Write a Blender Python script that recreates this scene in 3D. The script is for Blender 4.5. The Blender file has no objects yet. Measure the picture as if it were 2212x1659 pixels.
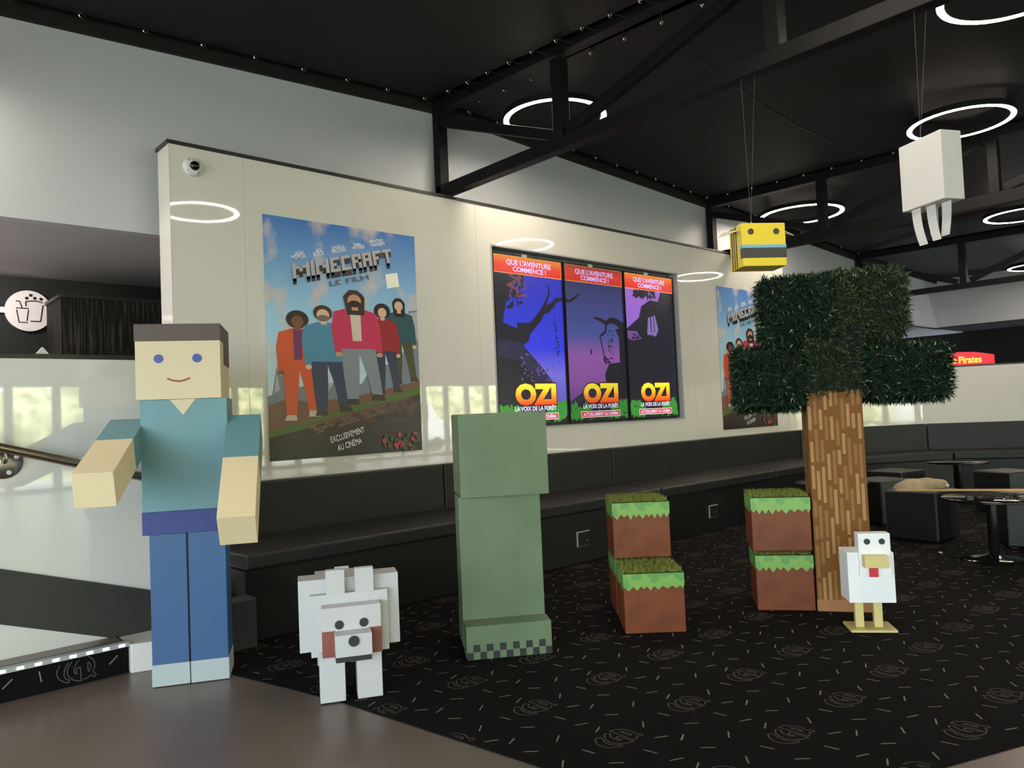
import bpy, bmesh, math, random
from mathutils import Vector, Matrix
C = bpy.context.scene.collection
PI = math.pi
# ------------------------------------------------------------------ camera, world, sun, exposure
sc = bpy.context.scene
cam = bpy.data.objects.new('camera', bpy.data.cameras.new('camera')); C.objects.link(cam)
yaw, pitch, roll = math.radians(47.63), math.radians(2.227), math.radians(-2.456)
fw = Vector((math.cos(yaw)*math.cos(pitch), math.sin(yaw)*math.cos(pitch), math.sin(pitch)))
rt = Vector((math.sin(yaw), -math.cos(yaw), 0)); up = rt.cross(fw)
r2 = rt*math.cos(roll) + up*math.sin(roll); u2 = up*math.cos(roll) - rt*math.sin(roll)
cam.matrix_world = Matrix(((r2.x, u2.x, -fw.x, 0), (r2.y, u2.y, -fw.y, 0), (r2.z, u2.z, -fw.z, 1.15), (0, 0, 0, 1)))
cam.data.sensor_width = 36; cam.data.sensor_fit = 'HORIZONTAL'; cam.data.lens = 1643.5*36/2212
cam.data.clip_start = 0.05; cam.data.clip_end = 200
sc.camera = cam
sc.view_settings.view_transform = 'Standard'; sc.view_settings.look = 'None'; sc.view_settings.gamma = 1
sc.view_settings.use_curve_mapping = False
sc.view_settings.exposure = 0.55
SKY = 7.0; RING = 60.0; SUN = 14.0
w = bpy.data.worlds.new('sky'); sc.world = w; w.use_nodes = True
bg = w.node_tree.nodes['Background']; bg.inputs[0].default_value = (0.80, 0.89, 1.0, 1); bg.inputs[1].default_value = SKY
sun = bpy.data.objects.new('sun', bpy.data.lights.new('sun', 'SUN')); C.objects.link(sun)
sun.data.energy = SUN; sun.data.color = (1, 0.95, 0.85); sun.data.angle = 0.02
sun.rotation_euler = Vector((0.15, -0.75, -0.75)).to_track_quat('-Z', 'Y').to_euler()
def portal(name, loc, rot, sx, sy):
    l = bpy.data.lights.new(name, 'AREA'); l.shape = 'RECTANGLE'; l.size = sx; l.size_y = sy
    l.cycles.is_portal = True
    o = bpy.data.objects.new(name, l); C.objects.link(o); o.location = loc; o.rotation_euler = rot
portal('daylight_back', (6.5, -9.06, 1.08), (PI/2, 0, 0), 20, 2.1)
portal('daylight_side', (-4.16, -2.5, 1.4), (0, -PI/2, 0), 2.7, 12)

# ------------------------------------------------------------------ materials
def lin(c):
    return tuple(((x/255)/12.92 if x/255 <= 0.04045 else (((x/255)+0.055)/1.055)**2.4) for x in c)
MATS = {}
def mat(name, rgb, rough=0.5, metal=0.0, spec=0.5, noise=None, bump=None, emit=None, coat=0.0):
    if name in MATS: return MATS[name]
    m = bpy.data.materials.new(name); m.use_nodes = True; MATS[name] = m
    nt = m.node_tree; b = nt.nodes['Principled BSDF']
    c = lin(rgb)
    b.inputs['Base Color'].default_value = (*c, 1); b.inputs['Roughness'].default_value = rough
    b.inputs['Metallic'].default_value = metal; b.inputs['Specular IOR Level'].default_value = spec
    if coat: b.inputs['Coat Weight'].default_value = coat; b.inputs['Coat Roughness'].default_value = 0.05
    if emit:
        b.inputs['Emission Color'].default_value = (*c, 1); b.inputs['Emission Strength'].default_value = emit
    tc = None
    if noise:                                   # (scale xyz, rgb2, lo, hi)
        s, rgb2, lo, hi = noise
        tc = nt.nodes.new('ShaderNodeTexCoord'); mp = nt.nodes.new('ShaderNodeMapping'); mp.inputs['Scale'].default_value = s
        n = nt.nodes.new('ShaderNodeTexNoise'); n.inputs['Scale'].default_value = 1; n.inputs['Detail'].default_value = 5
        r = nt.nodes.new('ShaderNodeValToRGB'); r.color_ramp.elements[0].position = lo; r.color_ramp.elements[1].position = hi
        r.color_ramp.elements[0].color = (*c, 1); r.color_ramp.elements[1].color = (*lin(rgb2), 1)
        nt.links.new(tc.outputs['Object'], mp.inputs[0]); nt.links.new(mp.outputs[0], n.inputs[0])
        nt.links.new(n.outputs[0], r.inputs[0]); nt.links.new(r.outputs[0], b.inputs['Base Color'])
    if bump:                                    # (scale, strength, distance)
        tc = nt.nodes.new('ShaderNodeTexCoord'); n = nt.nodes.new('ShaderNodeTexNoise'); n.inputs['Scale'].default_value = bump[0]
        n.inputs['Detail'].default_value = 4
        bp = nt.nodes.new('ShaderNodeBump'); bp.inputs['Strength'].default_value = bump[1]; bp.inputs['Distance'].default_value = bump[2]
        nt.links.new(tc.outputs['Object'], n.inputs[0]); nt.links.new(n.outputs[0], bp.inputs['Height']); nt.links.new(bp.outputs[0], b.inputs['Normal'])
    return m
def grad(name, stops, z0, z1, axis='Z', emit=0.0, rough=0.3, cloud=None):
    """vertical print / display gradient in object space: stops = [(pos, rgb)...]"""
    if name in MATS: return MATS[name]
    m = bpy.data.materials.new(name); m.use_nodes = True; MATS[name] = m
    nt = m.node_tree; b = nt.nodes['Principled BSDF']; b.inputs['Roughness'].default_value = rough
    tc = nt.nodes.new('ShaderNodeTexCoord'); sx = nt.nodes.new('ShaderNodeSeparateXYZ')
    mr = nt.nodes.new('ShaderNodeMapRange'); mr.inputs['From Min'].default_value = z0; mr.inputs['From Max'].default_value = z1
    r = nt.nodes.new('ShaderNodeValToRGB')
    els = r.color_ramp.elements
    els[0].position = stops[0][0]; els[0].color = (*lin(stops[0][1]), 1)
    els[1].position = stops[-1][0]; els[1].color = (*lin(stops[-1][1]), 1)
    for p, c in stops[1:-1]:
        e = els.new(p); e.color = (*lin(c), 1)
    nt.links.new(tc.outputs['Object'], sx.inputs[0]); nt.links.new(sx.outputs[axis], mr.inputs['Value']); nt.links.new(mr.outputs[0], r.inputs[0])
    out = r.outputs[0]
    if cloud:
        rgb, scl, lo, hi = cloud
        n = nt.nodes.new('ShaderNodeTexNoise'); n.inputs['Scale'].default_value = scl; n.inputs['Detail'].default_value = 6
        rr = nt.nodes.new('ShaderNodeValToRGB'); rr.color_ramp.elements[0].position = lo; rr.color_ramp.elements[1].position = hi
        mx = nt.nodes.new('ShaderNodeMix'); mx.data_type = 'RGBA'; mx.inputs['B'].default_value = (*lin(rgb), 1)
        nt.links.new(tc.outputs['Object'], n.inputs[0]); nt.links.new(n.outputs[0], rr.inputs[0])
        nt.links.new(rr.outputs[0], mx.inputs['Factor']); nt.links.new(out, mx.inputs['A']); out = mx.outputs['Result']
    if emit:
        b.inputs['Base Color'].default_value = (0.01, 0.01, 0.01, 1)
        nt.links.new(out, b.inputs['Emission Color']); b.inputs['Emission Strength'].default_value = emit
    else: nt.links.new(out, b.inputs['Base Color'])
    return m
def glow(name, rgb, s=1.0):
    if name in MATS: return MATS[name]
    m = mat(name, rgb, 0.3); b = m.node_tree.nodes['Principled BSDF']
    b.inputs['Base Color'].default_value = (0.01, 0.01, 0.01, 1)
    b.inputs['Emission Color'].default_value = (*lin(rgb), 1); b.inputs['Emission Strength'].default_value = s
    return m

white_gloss = mat('white_laminate', (222, 219, 212), 0.025, spec=1.0)
white_satin = mat('white_membrane', (184, 188, 196), 0.42, bump=(0.9, 0.06, 0.03))
white_matte = mat('white_plaster', (214, 211, 204), 0.7)
black_fab = mat('black_stretch_fabric', (20, 20, 21), 0.6, spec=0.25, bump=(1.2, 0.05, 0.03))
black_steel = mat('black_steel', (15, 15, 16), 0.6, spec=0.2)
black_gap = mat('black_void', (12, 12, 12), 0.8)
black_matte = mat('black_wall_paint', (20, 19, 19), 0.7)
grey_soffit = mat('grey_soffit_paint', (178, 177, 178), 0.7)
cap_mat = mat('black_edge_trim', (38, 36, 35), 0.35)
band_mat = mat('charcoal_skirting', (52, 52, 48), 0.55)
leather = mat('black_leatherette', (33, 33, 34), 0.45, spec=0.35, bump=(60, 0.08, 0.002))
leather_dk = mat('black_leatherette_stool', (22, 22, 23), 0.4, bump=(60, 0.08, 0.002))
plinth = mat('black_plinth_laminate', (6, 6, 7), 0.5)
table_blk = mat('black_gloss_table', (20, 20, 20), 0.12)
chrome = mat('brushed_steel', (176, 170, 160), 0.22, 1.0)
steel_dk = mat('satin_steel', (150, 138, 122), 0.3, 1.0)
alu = mat('aluminium_profile', (178, 180, 182), 0.5, 0.3)
plastic_w = mat('white_plastic', (214, 216, 216), 0.35)
black_glass = mat('black_glass', (8, 8, 9), 0.04)
socket_blk = mat('socket_black_plastic', (26, 27, 28), 0.4)
lino = mat('grey_brown_vinyl', (98, 85, 77), 0.34, noise=((1.4, 1.4, 1.4), (110, 96, 87), 0.35, 0.7))
carpet_m = mat('black_carpet', (14, 13, 13), 0.95, spec=0.1, noise=((170, 170, 170), (24, 22, 21), 0.35, 0.75))
carpet_l = mat('carpet_grey_yarn', (94, 88, 81), 0.95, spec=0.1)
carpet_d = mat('carpet_beige_yarn', (130, 122, 107), 0.95, spec=0.1)
led_m = glow('ring_diffuser_light', (255, 239, 217), RING)
led_dot = glow('step_led_light', (255, 250, 240), 3)
outdoor_grass = mat('lawn', (146, 150, 96), 0.9, noise=((0.6, 0.6, 0.6), (176, 180, 120), 0.3, 0.7))
outdoor_pave = mat('forecourt_paving', (176, 172, 164), 0.9)
hedge_m = mat('hedge_leaves', (140, 144, 98), 0.85, noise=((2.2, 2.2, 2.2), (222, 222, 174), 0.38, 0.62))
van_m = mat('white_van_paint', (232, 234, 236), 0.25)
tyre_m = mat('tyre_rubber', (24, 24, 24), 0.8)

# ------------------------------------------------------------------ mesh helpers
class MB:
    def __init__(s): s.v = []; s.f = []; s.mi = []; s.sm = []; s.mats = []
    def i(s, m):
        if m not in s.mats: s.mats.append(m)
        return s.mats.index(m)
    def add(s, vs, fs, m, smooth=False):
        b = len(s.v); s.v += [tuple(p) for p in vs]; k = s.i(m)
        for f in fs: s.f.append(tuple(b+j for j in f)); s.mi.append(k); s.sm.append(smooth)
    def face(s, pts, m): s.add(pts, [tuple(range(len(pts)))], m)
    def hexa(s, p, m):                          # p: 8 points, bottom four then top four
        s.add(p, [(3, 2, 1, 0), (4, 5, 6, 7), (0, 1, 5, 4), (1, 2, 6, 5), (2, 3, 7, 6), (3, 0, 4, 7)], m)
    def box(s, x0, x1, y0, y1, z0, z1, m):
        s.hexa([(x0, y0, z0), (x1, y0, z0), (x1, y1, z0), (x0, y1, z0), (x0, y0, z1), (x1, y0, z1), (x1, y1, z1), (x0, y1, z1)], m)
    def prism(s, poly, z0, z1, m):
        n = len(poly)
        s.add([(x, y, z0) for x, y in poly]+[(x, y, z1) for x, y in poly],
              [tuple(reversed(range(n))), tuple(range(n, 2*n))]+[(k, (k+1) % n, n+(k+1) % n, n+k) for k in range(n)], m)
    def extr(s, pts, d, m):                     # planar polygon pushed along d
        n = len(pts); d = Vector(d)
        s.add([tuple(p) for p in pts]+[tuple(Vector(p)+d) for p in pts],
              [tuple(reversed(range(n))), tuple(range(n, 2*n))]+[(k, (k+1) % n, n+(k+1) % n, n+k) for k in range(n)], m)
    def beam(s, a, b, wx, wz, m, upv=(0, 0, 1)):
        a, b = Vector(a), Vector(b); d = (b-a).normalized(); u = Vector(upv)
        x = d.cross(u).normalized(); y = x.cross(d).normalized()
        P = [a-x*wx/2-y*wz/2, a+x*wx/2-y*wz/2, a+x*wx/2+y*wz/2, a-x*wx/2+y*wz/2]
        s.hexa(P+[p+(b-a) for p in P], m)
    def tube(s, pts, r, m, n=8, cap=True):
        pts = [Vector(p) for p in pts]; vs = []; fs = []
        for k, p in enumerate(pts):
            d = (pts[min(k+1, len(pts)-1)]-pts[max(k-1, 0)]).normalized()
            a = Vector((0, 0, 1)) if abs(d.z) < 0.9 else Vector((1, 0, 0))
            x = d.cross(a).normalized(); y = x.cross(d)
            for j in range(n):
                t = 2*PI*j/n; vs.append(p+x*r*math.cos(t)+y*r*math.sin(t))
        for k in range(len(pts)-1):
            for j in range(n): fs.append((k*n+j, k*n+(j+1) % n, (k+1)*n+(j+1) % n, (k+1)*n+j))
        if cap: fs += [tuple(reversed(range(n))), tuple(range((len(pts)-1)*n, len(pts)*n))]
        s.add(vs, fs, m, True)
    def lathe(s, prof, m, n=32, c=(0, 0, 0), closed=False):
        vs = []; fs = []; L = len(prof)
        for r, z in prof:
            for j in range(n):
                t = 2*PI*j/n; vs.append((c[0]+r*math.cos(t), c[1]+r*math.sin(t), c[2]+z))
        for k in range(L if closed else L-1):
            a, b = k*n, ((k+1) % L)*n
            for j in range(n): fs.append((a+j, a+(j+1) % n, b+(j+1) % n, b+j))
        if not closed: fs += [tuple(reversed(range(n))), tuple(range((L-1)*n, L*n))]
        s.add(vs, fs, m, True)
    def build(s, name, parent=None, loc=(0, 0, 0), rot=0, bevel=0, seg=2, recalc=True):
        me = bpy.data.meshes.new(name); me.from_pydata(s.v, [], s.f)
        for m in s.mats: me.materials.append(m)
        me.polygons.foreach_set('material_index', s.mi); me.polygons.foreach_set('use_smooth', s.sm)
        if recalc:
            bm = bmesh.new(); bm.from_mesh(me); bmesh.ops.recalc_face_normals(bm, faces=bm.faces); bm.to_mesh(me); bm.free()
        if any(s.sm): me.set_sharp_from_angle(angle=math.radians(40))
        o = bpy.data.objects.new(name, me); C.objects.link(o)
        o.location = loc; o.rotation_euler = rot if isinstance(rot, tuple) else (0, 0, rot)
        if parent: o.parent = parent
        if bevel:
            b = o.modifiers.new('bevel', 'BEVEL'); b.width = bevel; b.segments = seg; b.limit_method = 'ANGLE'
        return o
def bx(name, parent, x0, x1, y0, y1, z0, z1, m, bevel=0.002, **k):
    b = MB(); b.box(x0, x1, y0, y1, z0, z1, m); return b.build(name, parent, bevel=bevel, **k)
def tag(o, label, cat, group=None):
    o['label'] = label; o['category'] = cat
    if group: o['group'] = group
    return o
def thing(name, label, cat, loc=(0, 0, 0), rot=0, group=None):
    o = bpy.data.objects.new(name, None); C.objects.link(o); o.location = loc; o.rotation_euler = (0, 0, rot)
    o.empty_display_size = 0.1
    return tag(o, label, cat, group)
def struct(o, parent=None):
    o['kind'] = 'structure'; return o
def children(o): return [c for c in bpy.data.objects if c.parent == o]
def copy_tree(o, parent=None):
    c = o.copy(); C.objects.link(c); c.parent = parent
    for ch in children(o): copy_tree(ch, c)
    return c
def text_faces(body, bold=0.0):
    """(verts2d, faces) of a word at size 1"""
    cu = bpy.data.curves.new('lettering', 'FONT'); cu.body = body; cu.size = 1; cu.offset = bold; cu.resolution_u = 3
    o = bpy.data.objects.new('lettering', cu); C.objects.link(o)
    bpy.context.view_layer.update()
    ev = o.evaluated_get(bpy.context.evaluated_depsgraph_get()); me = ev.to_mesh()
    vs = [(v.co.x, v.co.y) for v in me.vertices]; fs = [tuple(p.vertices) for p in me.polygons]
    ev.to_mesh_clear(); bpy.data.objects.remove(o); bpy.data.curves.remove(cu)
    return vs, fs
class Flat(MB):
    """printed or displayed artwork: layers of flat shapes in the x-z plane, each a hair in front (-y) of the last"""
    def __init__(s, step=0.00008): super().__init__(); s.y = 0; s.step = step
    def layer(s): s.y -= s.step
    def poly(s, pts, m): s.layer(); s.add([(u, s.y, v) for u, v in pts], [tuple(range(len(pts)))], m)
    def rect(s, u0, u1, v0, v1, m): s.poly([(u0, v0), (u1, v0), (u1, v1), (u0, v1)], m)
    def ell(s, u, v, ru, rv, m, n=20): s.poly([(u+ru*math.cos(2*PI*k/n), v+rv*math.sin(2*PI*k/n)) for k in range(n)], m)
    def line(s, pts, wd, m):
        s.layer()
        for (a, b), (c, d) in zip(pts, pts[1:]):
            L = math.hypot(c-a, d-b) or 1; px, pz = -(d-b)/L*wd/2, (c-a)/L*wd/2
            s.add([(a+px, s.y, b+pz), (a-px, s.y, b-pz), (c-px, s.y, d-pz), (c+px, s.y, d+pz)], [(0, 1, 2, 3)], m)
    def text(s, body, a, b, h, m, bold=0.012):
        vs, fs = text_faces(body, bold)
        x0 = min(p[0] for p in vs); x1 = max(p[0] for p in vs); y1 = max(p[1] for p in vs); y1 = max(0.68, 0.68)
        L = math.hypot(b[0]-a[0], b[1]-a[1]); ux, uz = (b[0]-a[0])/L, (b[1]-a[1])/L
        s.layer(); out = []
        for x, y in vs:
            q = (x-x0)/(x1-x0)*L; r = y/0.70*h
            out.append((a[0]+ux*q-uz*r, s.y, a[1]+uz*q+ux*r))
        s.add(out, fs, m)
def nrm(a, c):
    L = math.hypot(c[0]-a[0], c[1]-a[1]); return ((c[1]-a[1])/L, -(c[0]-a[0])/L)
def offs(line, d):                                # offset a polyline towards the room (d>0)
    out = []
    for k, p in enumerate(line):
        ns = []
        if k > 0: ns.append(nrm(line[k-1], p))
        if k < len(line)-1: ns.append(nrm(p, line[k+1]))
        if len(ns) == 1: n = ns[0]; s_ = d
        else:
            n = (ns[0][0]+ns[1][0], ns[0][1]+ns[1][1]); s_ = d/(1+ns[0][0]*ns[1][0]+ns[0][1]*ns[1][1])
        out.append((p[0]+n[0]*s_, p[1]+n[1]*s_))
    return out
random.seed(7)

# ------------------------------------------------------------------ the setting
TX = [-4.1, -0.16, 3.82, 7.80, 11.83, 15.30]           # lines of the roof trusses
TZ = [3.42, 3.54, 3.745, 3.555, 3.35, 3.27]            # fabric height at the long wall (y = 5)
TS = [0.03, 0.04, 0.056, 0.02, 0.01, 0.01]
def zt(k, y): d = max(0, 5-y); return TZ[k]-TS[k]*min(d, 5)-0.012*max(0, d-5)
def zc(x, y):
    for k in range(5):
        if x <= TX[k+1] or k == 4:
            t = (x-TX[k])/(TX[k+1]-TX[k]); t = max(0, min(1, t)); return zt(k, y)*(1-t)+zt(k+1, y)*t
floor = MB(); floor.box(-4.2, 16.5, -9.1, 7.0, -0.12, 0.0, lino); struct(floor.build('floor'))
edge = [(1.40, 4.0), (1.411, 3.514), (1.51, 3.116), (1.576, 2.82), (1.637, 2.40), (1.723, 1.827), (1.87, 1.42), (2.15, 1.10), (2.563, .906), (2.896, .776), (4.0, .45), (6.0, .05), (9, -.4), (15.2, -1.0)]
def inside(x, y):
    if y > 3.985 or x > 10.9 or (x > 8.6 and y > 3.97-(x-8.6)*.62): return False
    for (a, b), (c, d) in zip(edge, edge[1:]):
        if (c-a)*(y-b)-(d-b)*(x-a) < 0.004 and (min(b, d)-.02 <= y <= max(b, d)+.02 or (b < 1.2 and min(a, c)-.02 <= x <= max(a, c)+.02)): return False
    if x < 1.40: return False
    return True
LOGO = [
 [(-.038, .047), (-.052, .060), (-.075, .041), (-.087, .020), (-.089, -.001), (-.080, -.023), (-.059, -.041), (-.038, -.050), (-.034, -.040), (-.053, -.027), (-.059, -.008), (-.055, .019)],
 [(.008, .046), (-.004, .060), (-.024, .046), (-.040, .025), (-.046, .001), (-.039, -.023), (-.016, -.044), (.014, -.055), (.011, .012), (-.006, .010), (-.005, -.018), (-.016, -.006), (-.014, .020), (-.004, .036)],
 [(.024, .062), (.046, .056), (.066, .037), (.075, .012), (.073, -.003), (.065, -.023), (.080, -.039), (.070, -.049), (.054, -.035), (.043, -.046), (.024, -.050)],
 [(.045, .030), (.056, .016), (.056, -.004), (.046, -.018), (.043, .004)]]
DASH = [(-.148, .009, 100), (-.148, -.114, 137), (-.143, .157, 35), (-.01, -.145, 98), (.006, .102, 24), (.002, .178, 155), (.106, -.102, 151), (.149, .010, 41), (.142, .152, 137), (.152, -.158, 25)]
def ribbon(b, p, q, wd, m, mk):
    L = math.hypot(q[0]-p[0], q[1]-p[1])
    if L < 1e-5: return
    nx, ny = -(q[1]-p[1])/L*wd/2, (q[0]-p[0])/L*wd/2
    b.face([mk(p[0]-nx, p[1]-ny), mk(q[0]-nx, q[1]-ny), mk(q[0]+nx, q[1]+ny), mk(p[0]+nx, p[1]+ny)], m)
def carpet_cell(b, cx, cy, mk, ok, sc_=1.0):
    for loop in LOGO:
        for p, q in zip(loop, loop[1:]+loop[:1]):
            p = (cx+p[0]*sc_, cy+p[1]*sc_); q = (cx+q[0]*sc_, cy+q[1]*sc_)
            if ok(*p) and ok(*q): ribbon(b, p, q, 0.0042, carpet_l, mk)
    for dx, dy, a in DASH:
        a = math.radians(a); ex, ey = math.cos(a)*.025, math.sin(a)*.025
        p = (cx+dx-ex, cy+dy-ey); q = (cx+dx+ex, cy+dy+ey)
        if ok(*p) and ok(*q): ribbon(b, p, q, 0.0058, carpet_d, mk)
b = MB()
back = [(1.60, 4.60), (9.0, 4.60), (10.5, 3.66), (12.4, -.10)]
poly = edge[:-1]+[(10.9, -.62), (11.85, -.30)]+list(reversed(offs(back, .60)))[1:-1]+[(1.40, 4.0)]
b.prism(poly[:-1], 0.0, 0.0038, carpet_m)
for i in range(-1, 31):
    for j in range(-7, 7):
        carpet_cell(b, 2.474+.4195*(i-2), 1.779+.4195*j, lambda x, y: (x, y, 0.0045), inside)
carpet = tag(b.build('carpet', recalc=False), 'black carpet woven with pale outlined CGR lettering and short dashes', 'carpet')

# ceiling: stretched black fabric panels between the trusses, a dark deck above them
nose = MB()
for k in range(5):
    xa, xb = TX[k]+(.13 if k else 0), TX[k+1]-(.13 if k < 4 else 0)
    b = MB(); nx, ny = 10, 18; vs = []; fs = []
    for j in range(ny+1):
        for i in range(nx+1):
            x = xa+(xb-xa)*i/nx; y = -9.0+13.88*j/ny
            sag = 0.0
            vs.append((x, y, zc(x, y)+sag))
    for j in range(ny):
        for i in range(nx): fs.append((j*(nx+1)+i, j*(nx+1)+i+1, (j+1)*(nx+1)+i+1, (j+1)*(nx+1)+i))
    b.add(vs, fs, black_fab, True)
    # a short turned-up hem round the panel
    b.face([(xa, 4.88, zc(xa, 4.88)), (xb, 4.88, zc(xb, 4.88)), (xb, 4.90, zc(xb, 4.88)+.05), (xa, 4.90, zc(xa, 4.88)+.05)], black_fab)
    o = struct(b.build('ceiling', recalc=False))
    # eyelets with elastic cord along the edges the photo shows
    hooks = []
    if k in (1, 2, 3):
        n = {1: 11, 2: 12, 3: 7}[k]
        for q in range(n):
            x = xa+.12+(xb-xa-.2)*q/(n-1)
            if x > .4: hooks.append(((x, 4.84, zc(x, 4.84)-.004), (x+.10, 4.97, zc(x, 4.84)+.012)))
    if k == 1:
        for q in range(11): y = 4.6-q*.235; hooks.append(((xb-.03, y, zc(xb, y)-.004), (xb+.13, y-.1, zc(xb, y)-.02)))
    if k == 2:
        for q in range(8): y = 4.6-q*.30; hooks.append(((xa+.03, y, zc(xa, y)-.004), (xa-.13, y-.1, zc(xa, y)-.02)))
        for q in range(9): y = 4.6-q*.30; hooks.append(((xb-.03, y, zc(xb, y)-.004), (xb+.13, y-.1, zc(xb, y)-.02)))
    if k == 3:
        for q in range(6): y = 4.6-q*.4; hooks.append(((xa+.03, y, zc(xa, y)-.004), (xa-.13, y-.1, zc(xa, y)-.02)))
    for p, q in hooks:
        h = MB(); p = Vector(p)
        ring = [p+Vector((.015*math.cos(t*PI/5), .006, .004+.015*math.sin(t*PI/5)-.018)) for t in range(11)]
        h.tube(ring, .0042, chrome, 5, False)
        h.tube([p+Vector((0, 0, -.006)), (Vector(q)+p)/2+Vector((0, 0, -.02)), q], .0032, black_gap, 5)
        h.build('eyelet', o)
# faint seam across the second panel
b = MB(); b.tube([(x, 3.03+.08*math.sin((x-5.1)*1.2), zc(x, 3.05)-.002) for x in (4.6, 5.2, 5.8, 6.4, 7.0, 7.55)], .003, mat('fabric_seam', (58, 58, 58), .5), 5)
so = b.build('trim_1'); struct(so)
deck = MB()
for k in range(5):
    for y0, y1 in ((-9.2, 5.2),):
        a = [(TX[k], y0, zt(k, y0)+.2), (TX[k+1], y0, zt(k+1, y0)+.2), (TX[k+1], y1, zt(k+1, y1)+.2), (TX[k], y1, zt(k, y1)+.2)]
        deck.hexa(a+[(x, y, z+.05) for x, y, z in a], black_gap)
struct(deck.build('ceiling'))

# upper wall of white membrane on y = 5 with its black top edge
b = MB()
for k in range(5):
    xa, xb = TX[k], TX[k+1]; n = 8
    for i in range(n):
        x0, x1 = xa+(xb-xa)*i/n, xa+(xb-xa)*(i+1)/n
        z0, z1 = zc(x0, 5)-.065, zc(x1, 5)-.065
        P = [(x0, 5, 2.373), (x1, 5, 2.373), (x1, 5.08, 2.373), (x0, 5.08, 2.373), (x0, 5, z0), (x1, 5, z1), (x1, 5.08, z1), (x0, 5.08, z0)]
        b.hexa(P, white_satin)
struct(b.build('wall_back'))
b = MB()
for k in range(5):
    n = 8
    for i in range(n):
        x0, x1 = TX[k]+(TX[k+1]-TX[k])*i/n, TX[k]+(TX[k+1]-TX[k])*(i+1)/n
        z0, z1 = zc(x0, 5), zc(x1, 5)
        b.hexa([(x0, 4.965, z0-.07), (x1, 4.965, z1-.07), (x1, 5.08, z1-.07), (x0, 5.08, z0-.07), (x0, 4.965, z0+.2), (x1, 4.965, z1+.2), (x1, 5.08, z1+.2), (x0, 5.08, z0+.2)], black_gap)
struct(b.build('trim_2'))
# space behind the partition: soffit and black back wall
b = MB(); b.box(-4.1, 16.9, 5.08, 7.0, 2.373, 2.45, grey_soffit); struct(b.build('ceiling'))
b = MB(); b.box(-4.1, 16.9, 6.87, 7.0, 0, 2.373, black_matte); struct(b.build('wall_back'))
# right end: upper white wall, black recess below
b = MB(); b.box(15.20, 15.32, -9.0, 5.0, 2.39, 3.52, white_satin); struct(b.build('wall_right'))
b = MB(); b.box(16.8, 16.9, -9.1, 6.87, 0, 2.39, black_matte); b.box(15.32, 16.9, -9.1, 5.08, 2.39, 2.45, black_matte); struct(b.build('wall_right'))
b = MB(); b.box(15.19, 15.21, -9.0, 4.99, 2.365, 2.392, cap_mat); b.box(10, 15.2, 4.985, 5.0, 2.35, 2.375, cap_mat); struct(b.build('trim_3'))
# left and near walls with glazing (behind the camera, seen in the gloss of the partition)
b = MB(); b.box(-4.2, -4.1, -9.1, -8.5, 0, 3.6, white_matte); b.box(-4.2, -4.1, 3.5, 7.0, 0, 3.6, white_matte); b.box(-4.2, -4.1, -8.5, 3.5, 2.75, 3.6, white_matte)
struct(b.build('wall_left'))
b = MB(); b.box(-4.2, 16.9, -9.1, -9.0, 2.15, 3.6, white_matte); b.box(-4.2, -3.5, -9.1, -9.0, 0, 2.15, white_matte); b.box(16.5, 16.9, -9.1, -9.0, 0, 2.15, white_matte)
struct(b.build('wall_front'))
b = MB(); b.box(15.2, 15.32, -9, 5, 3.5, 3.6, black_gap); struct(b.build('trim_4'))
glass = bpy.data.materials.new('window_glass'); glass.use_nodes = True
nt = glass.node_tree; nt.nodes.clear(); om = nt.nodes.new('ShaderNodeOutputMaterial'); mx = nt.nodes.new('ShaderNodeMixShader')
tr = nt.nodes.new('ShaderNodeBsdfTransparent'); gl = nt.nodes.new('ShaderNodeBsdfGlossy'); gl.inputs['Roughness'].default_value = 0.02
tr.inputs[0].default_value = (.94, .97, .95, 1); mx.inputs[0].default_value = .06
nt.links.new(tr.outputs[0], mx.inputs[1]); nt.links.new(gl.outputs[0], mx.inputs[2]); nt.links.new(mx.outputs[0], om.inputs[0])
frame_m = mat('dark_window_frame', (70, 72, 74), .4)
wn = 1
xs = [-3.0+k*.8125 for k in range(25)]
for x0, x1 in zip(xs, xs[1:]):
    b = MB(); t = .075
    b.box(x0, x0+t, -9.1, -9.0, 0, 2.15, frame_m); b.box(x1-t, x1, -9.1, -9.0, 0, 2.15, frame_m)
    b.box(x0+t, x1-t, -9.1, -9.0, 0, .08, frame_m); b.box(x0+t, x1-t, -9.1, -9.0, 2.07, 2.15, frame_m)
    o = struct(b.build(f'window_{wn}')); wn += 1
    p = MB(); p.face([(x0+t, -9.05, .08), (x1-t, -9.05, .08), (x1-t, -9.05, 2.07), (x0+t, -9.05, 2.07)], glass); p.build('pane', o)
ys = [-8.5+k*2.0 for k in range(7)]
for y0, y1 in zip(ys, ys[1:]):
    b = MB(); t = .06
    b.box(-4.2, -4.1, y0, y0+t, 0, 2.75, frame_m); b.box(-4.2, -4.1, y1-t, y1, 0, 2.75, frame_m)
    b.box(-4.2, -4.1, y0+t, y1-t, 0, .06, frame_m); b.box(-4.2, -4.1, y0+t, y1-t, 2.69, 2.75, frame_m)
    o = struct(b.build(f'window_{wn}')); wn += 1
    p = MB(); p.face([(-4.15, y0+t, .06), (-4.15, y1-t, .06), (-4.15, y1-t, 2.69), (-4.15, y0+t, 2.69)], glass); p.build('pane', o)
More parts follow.
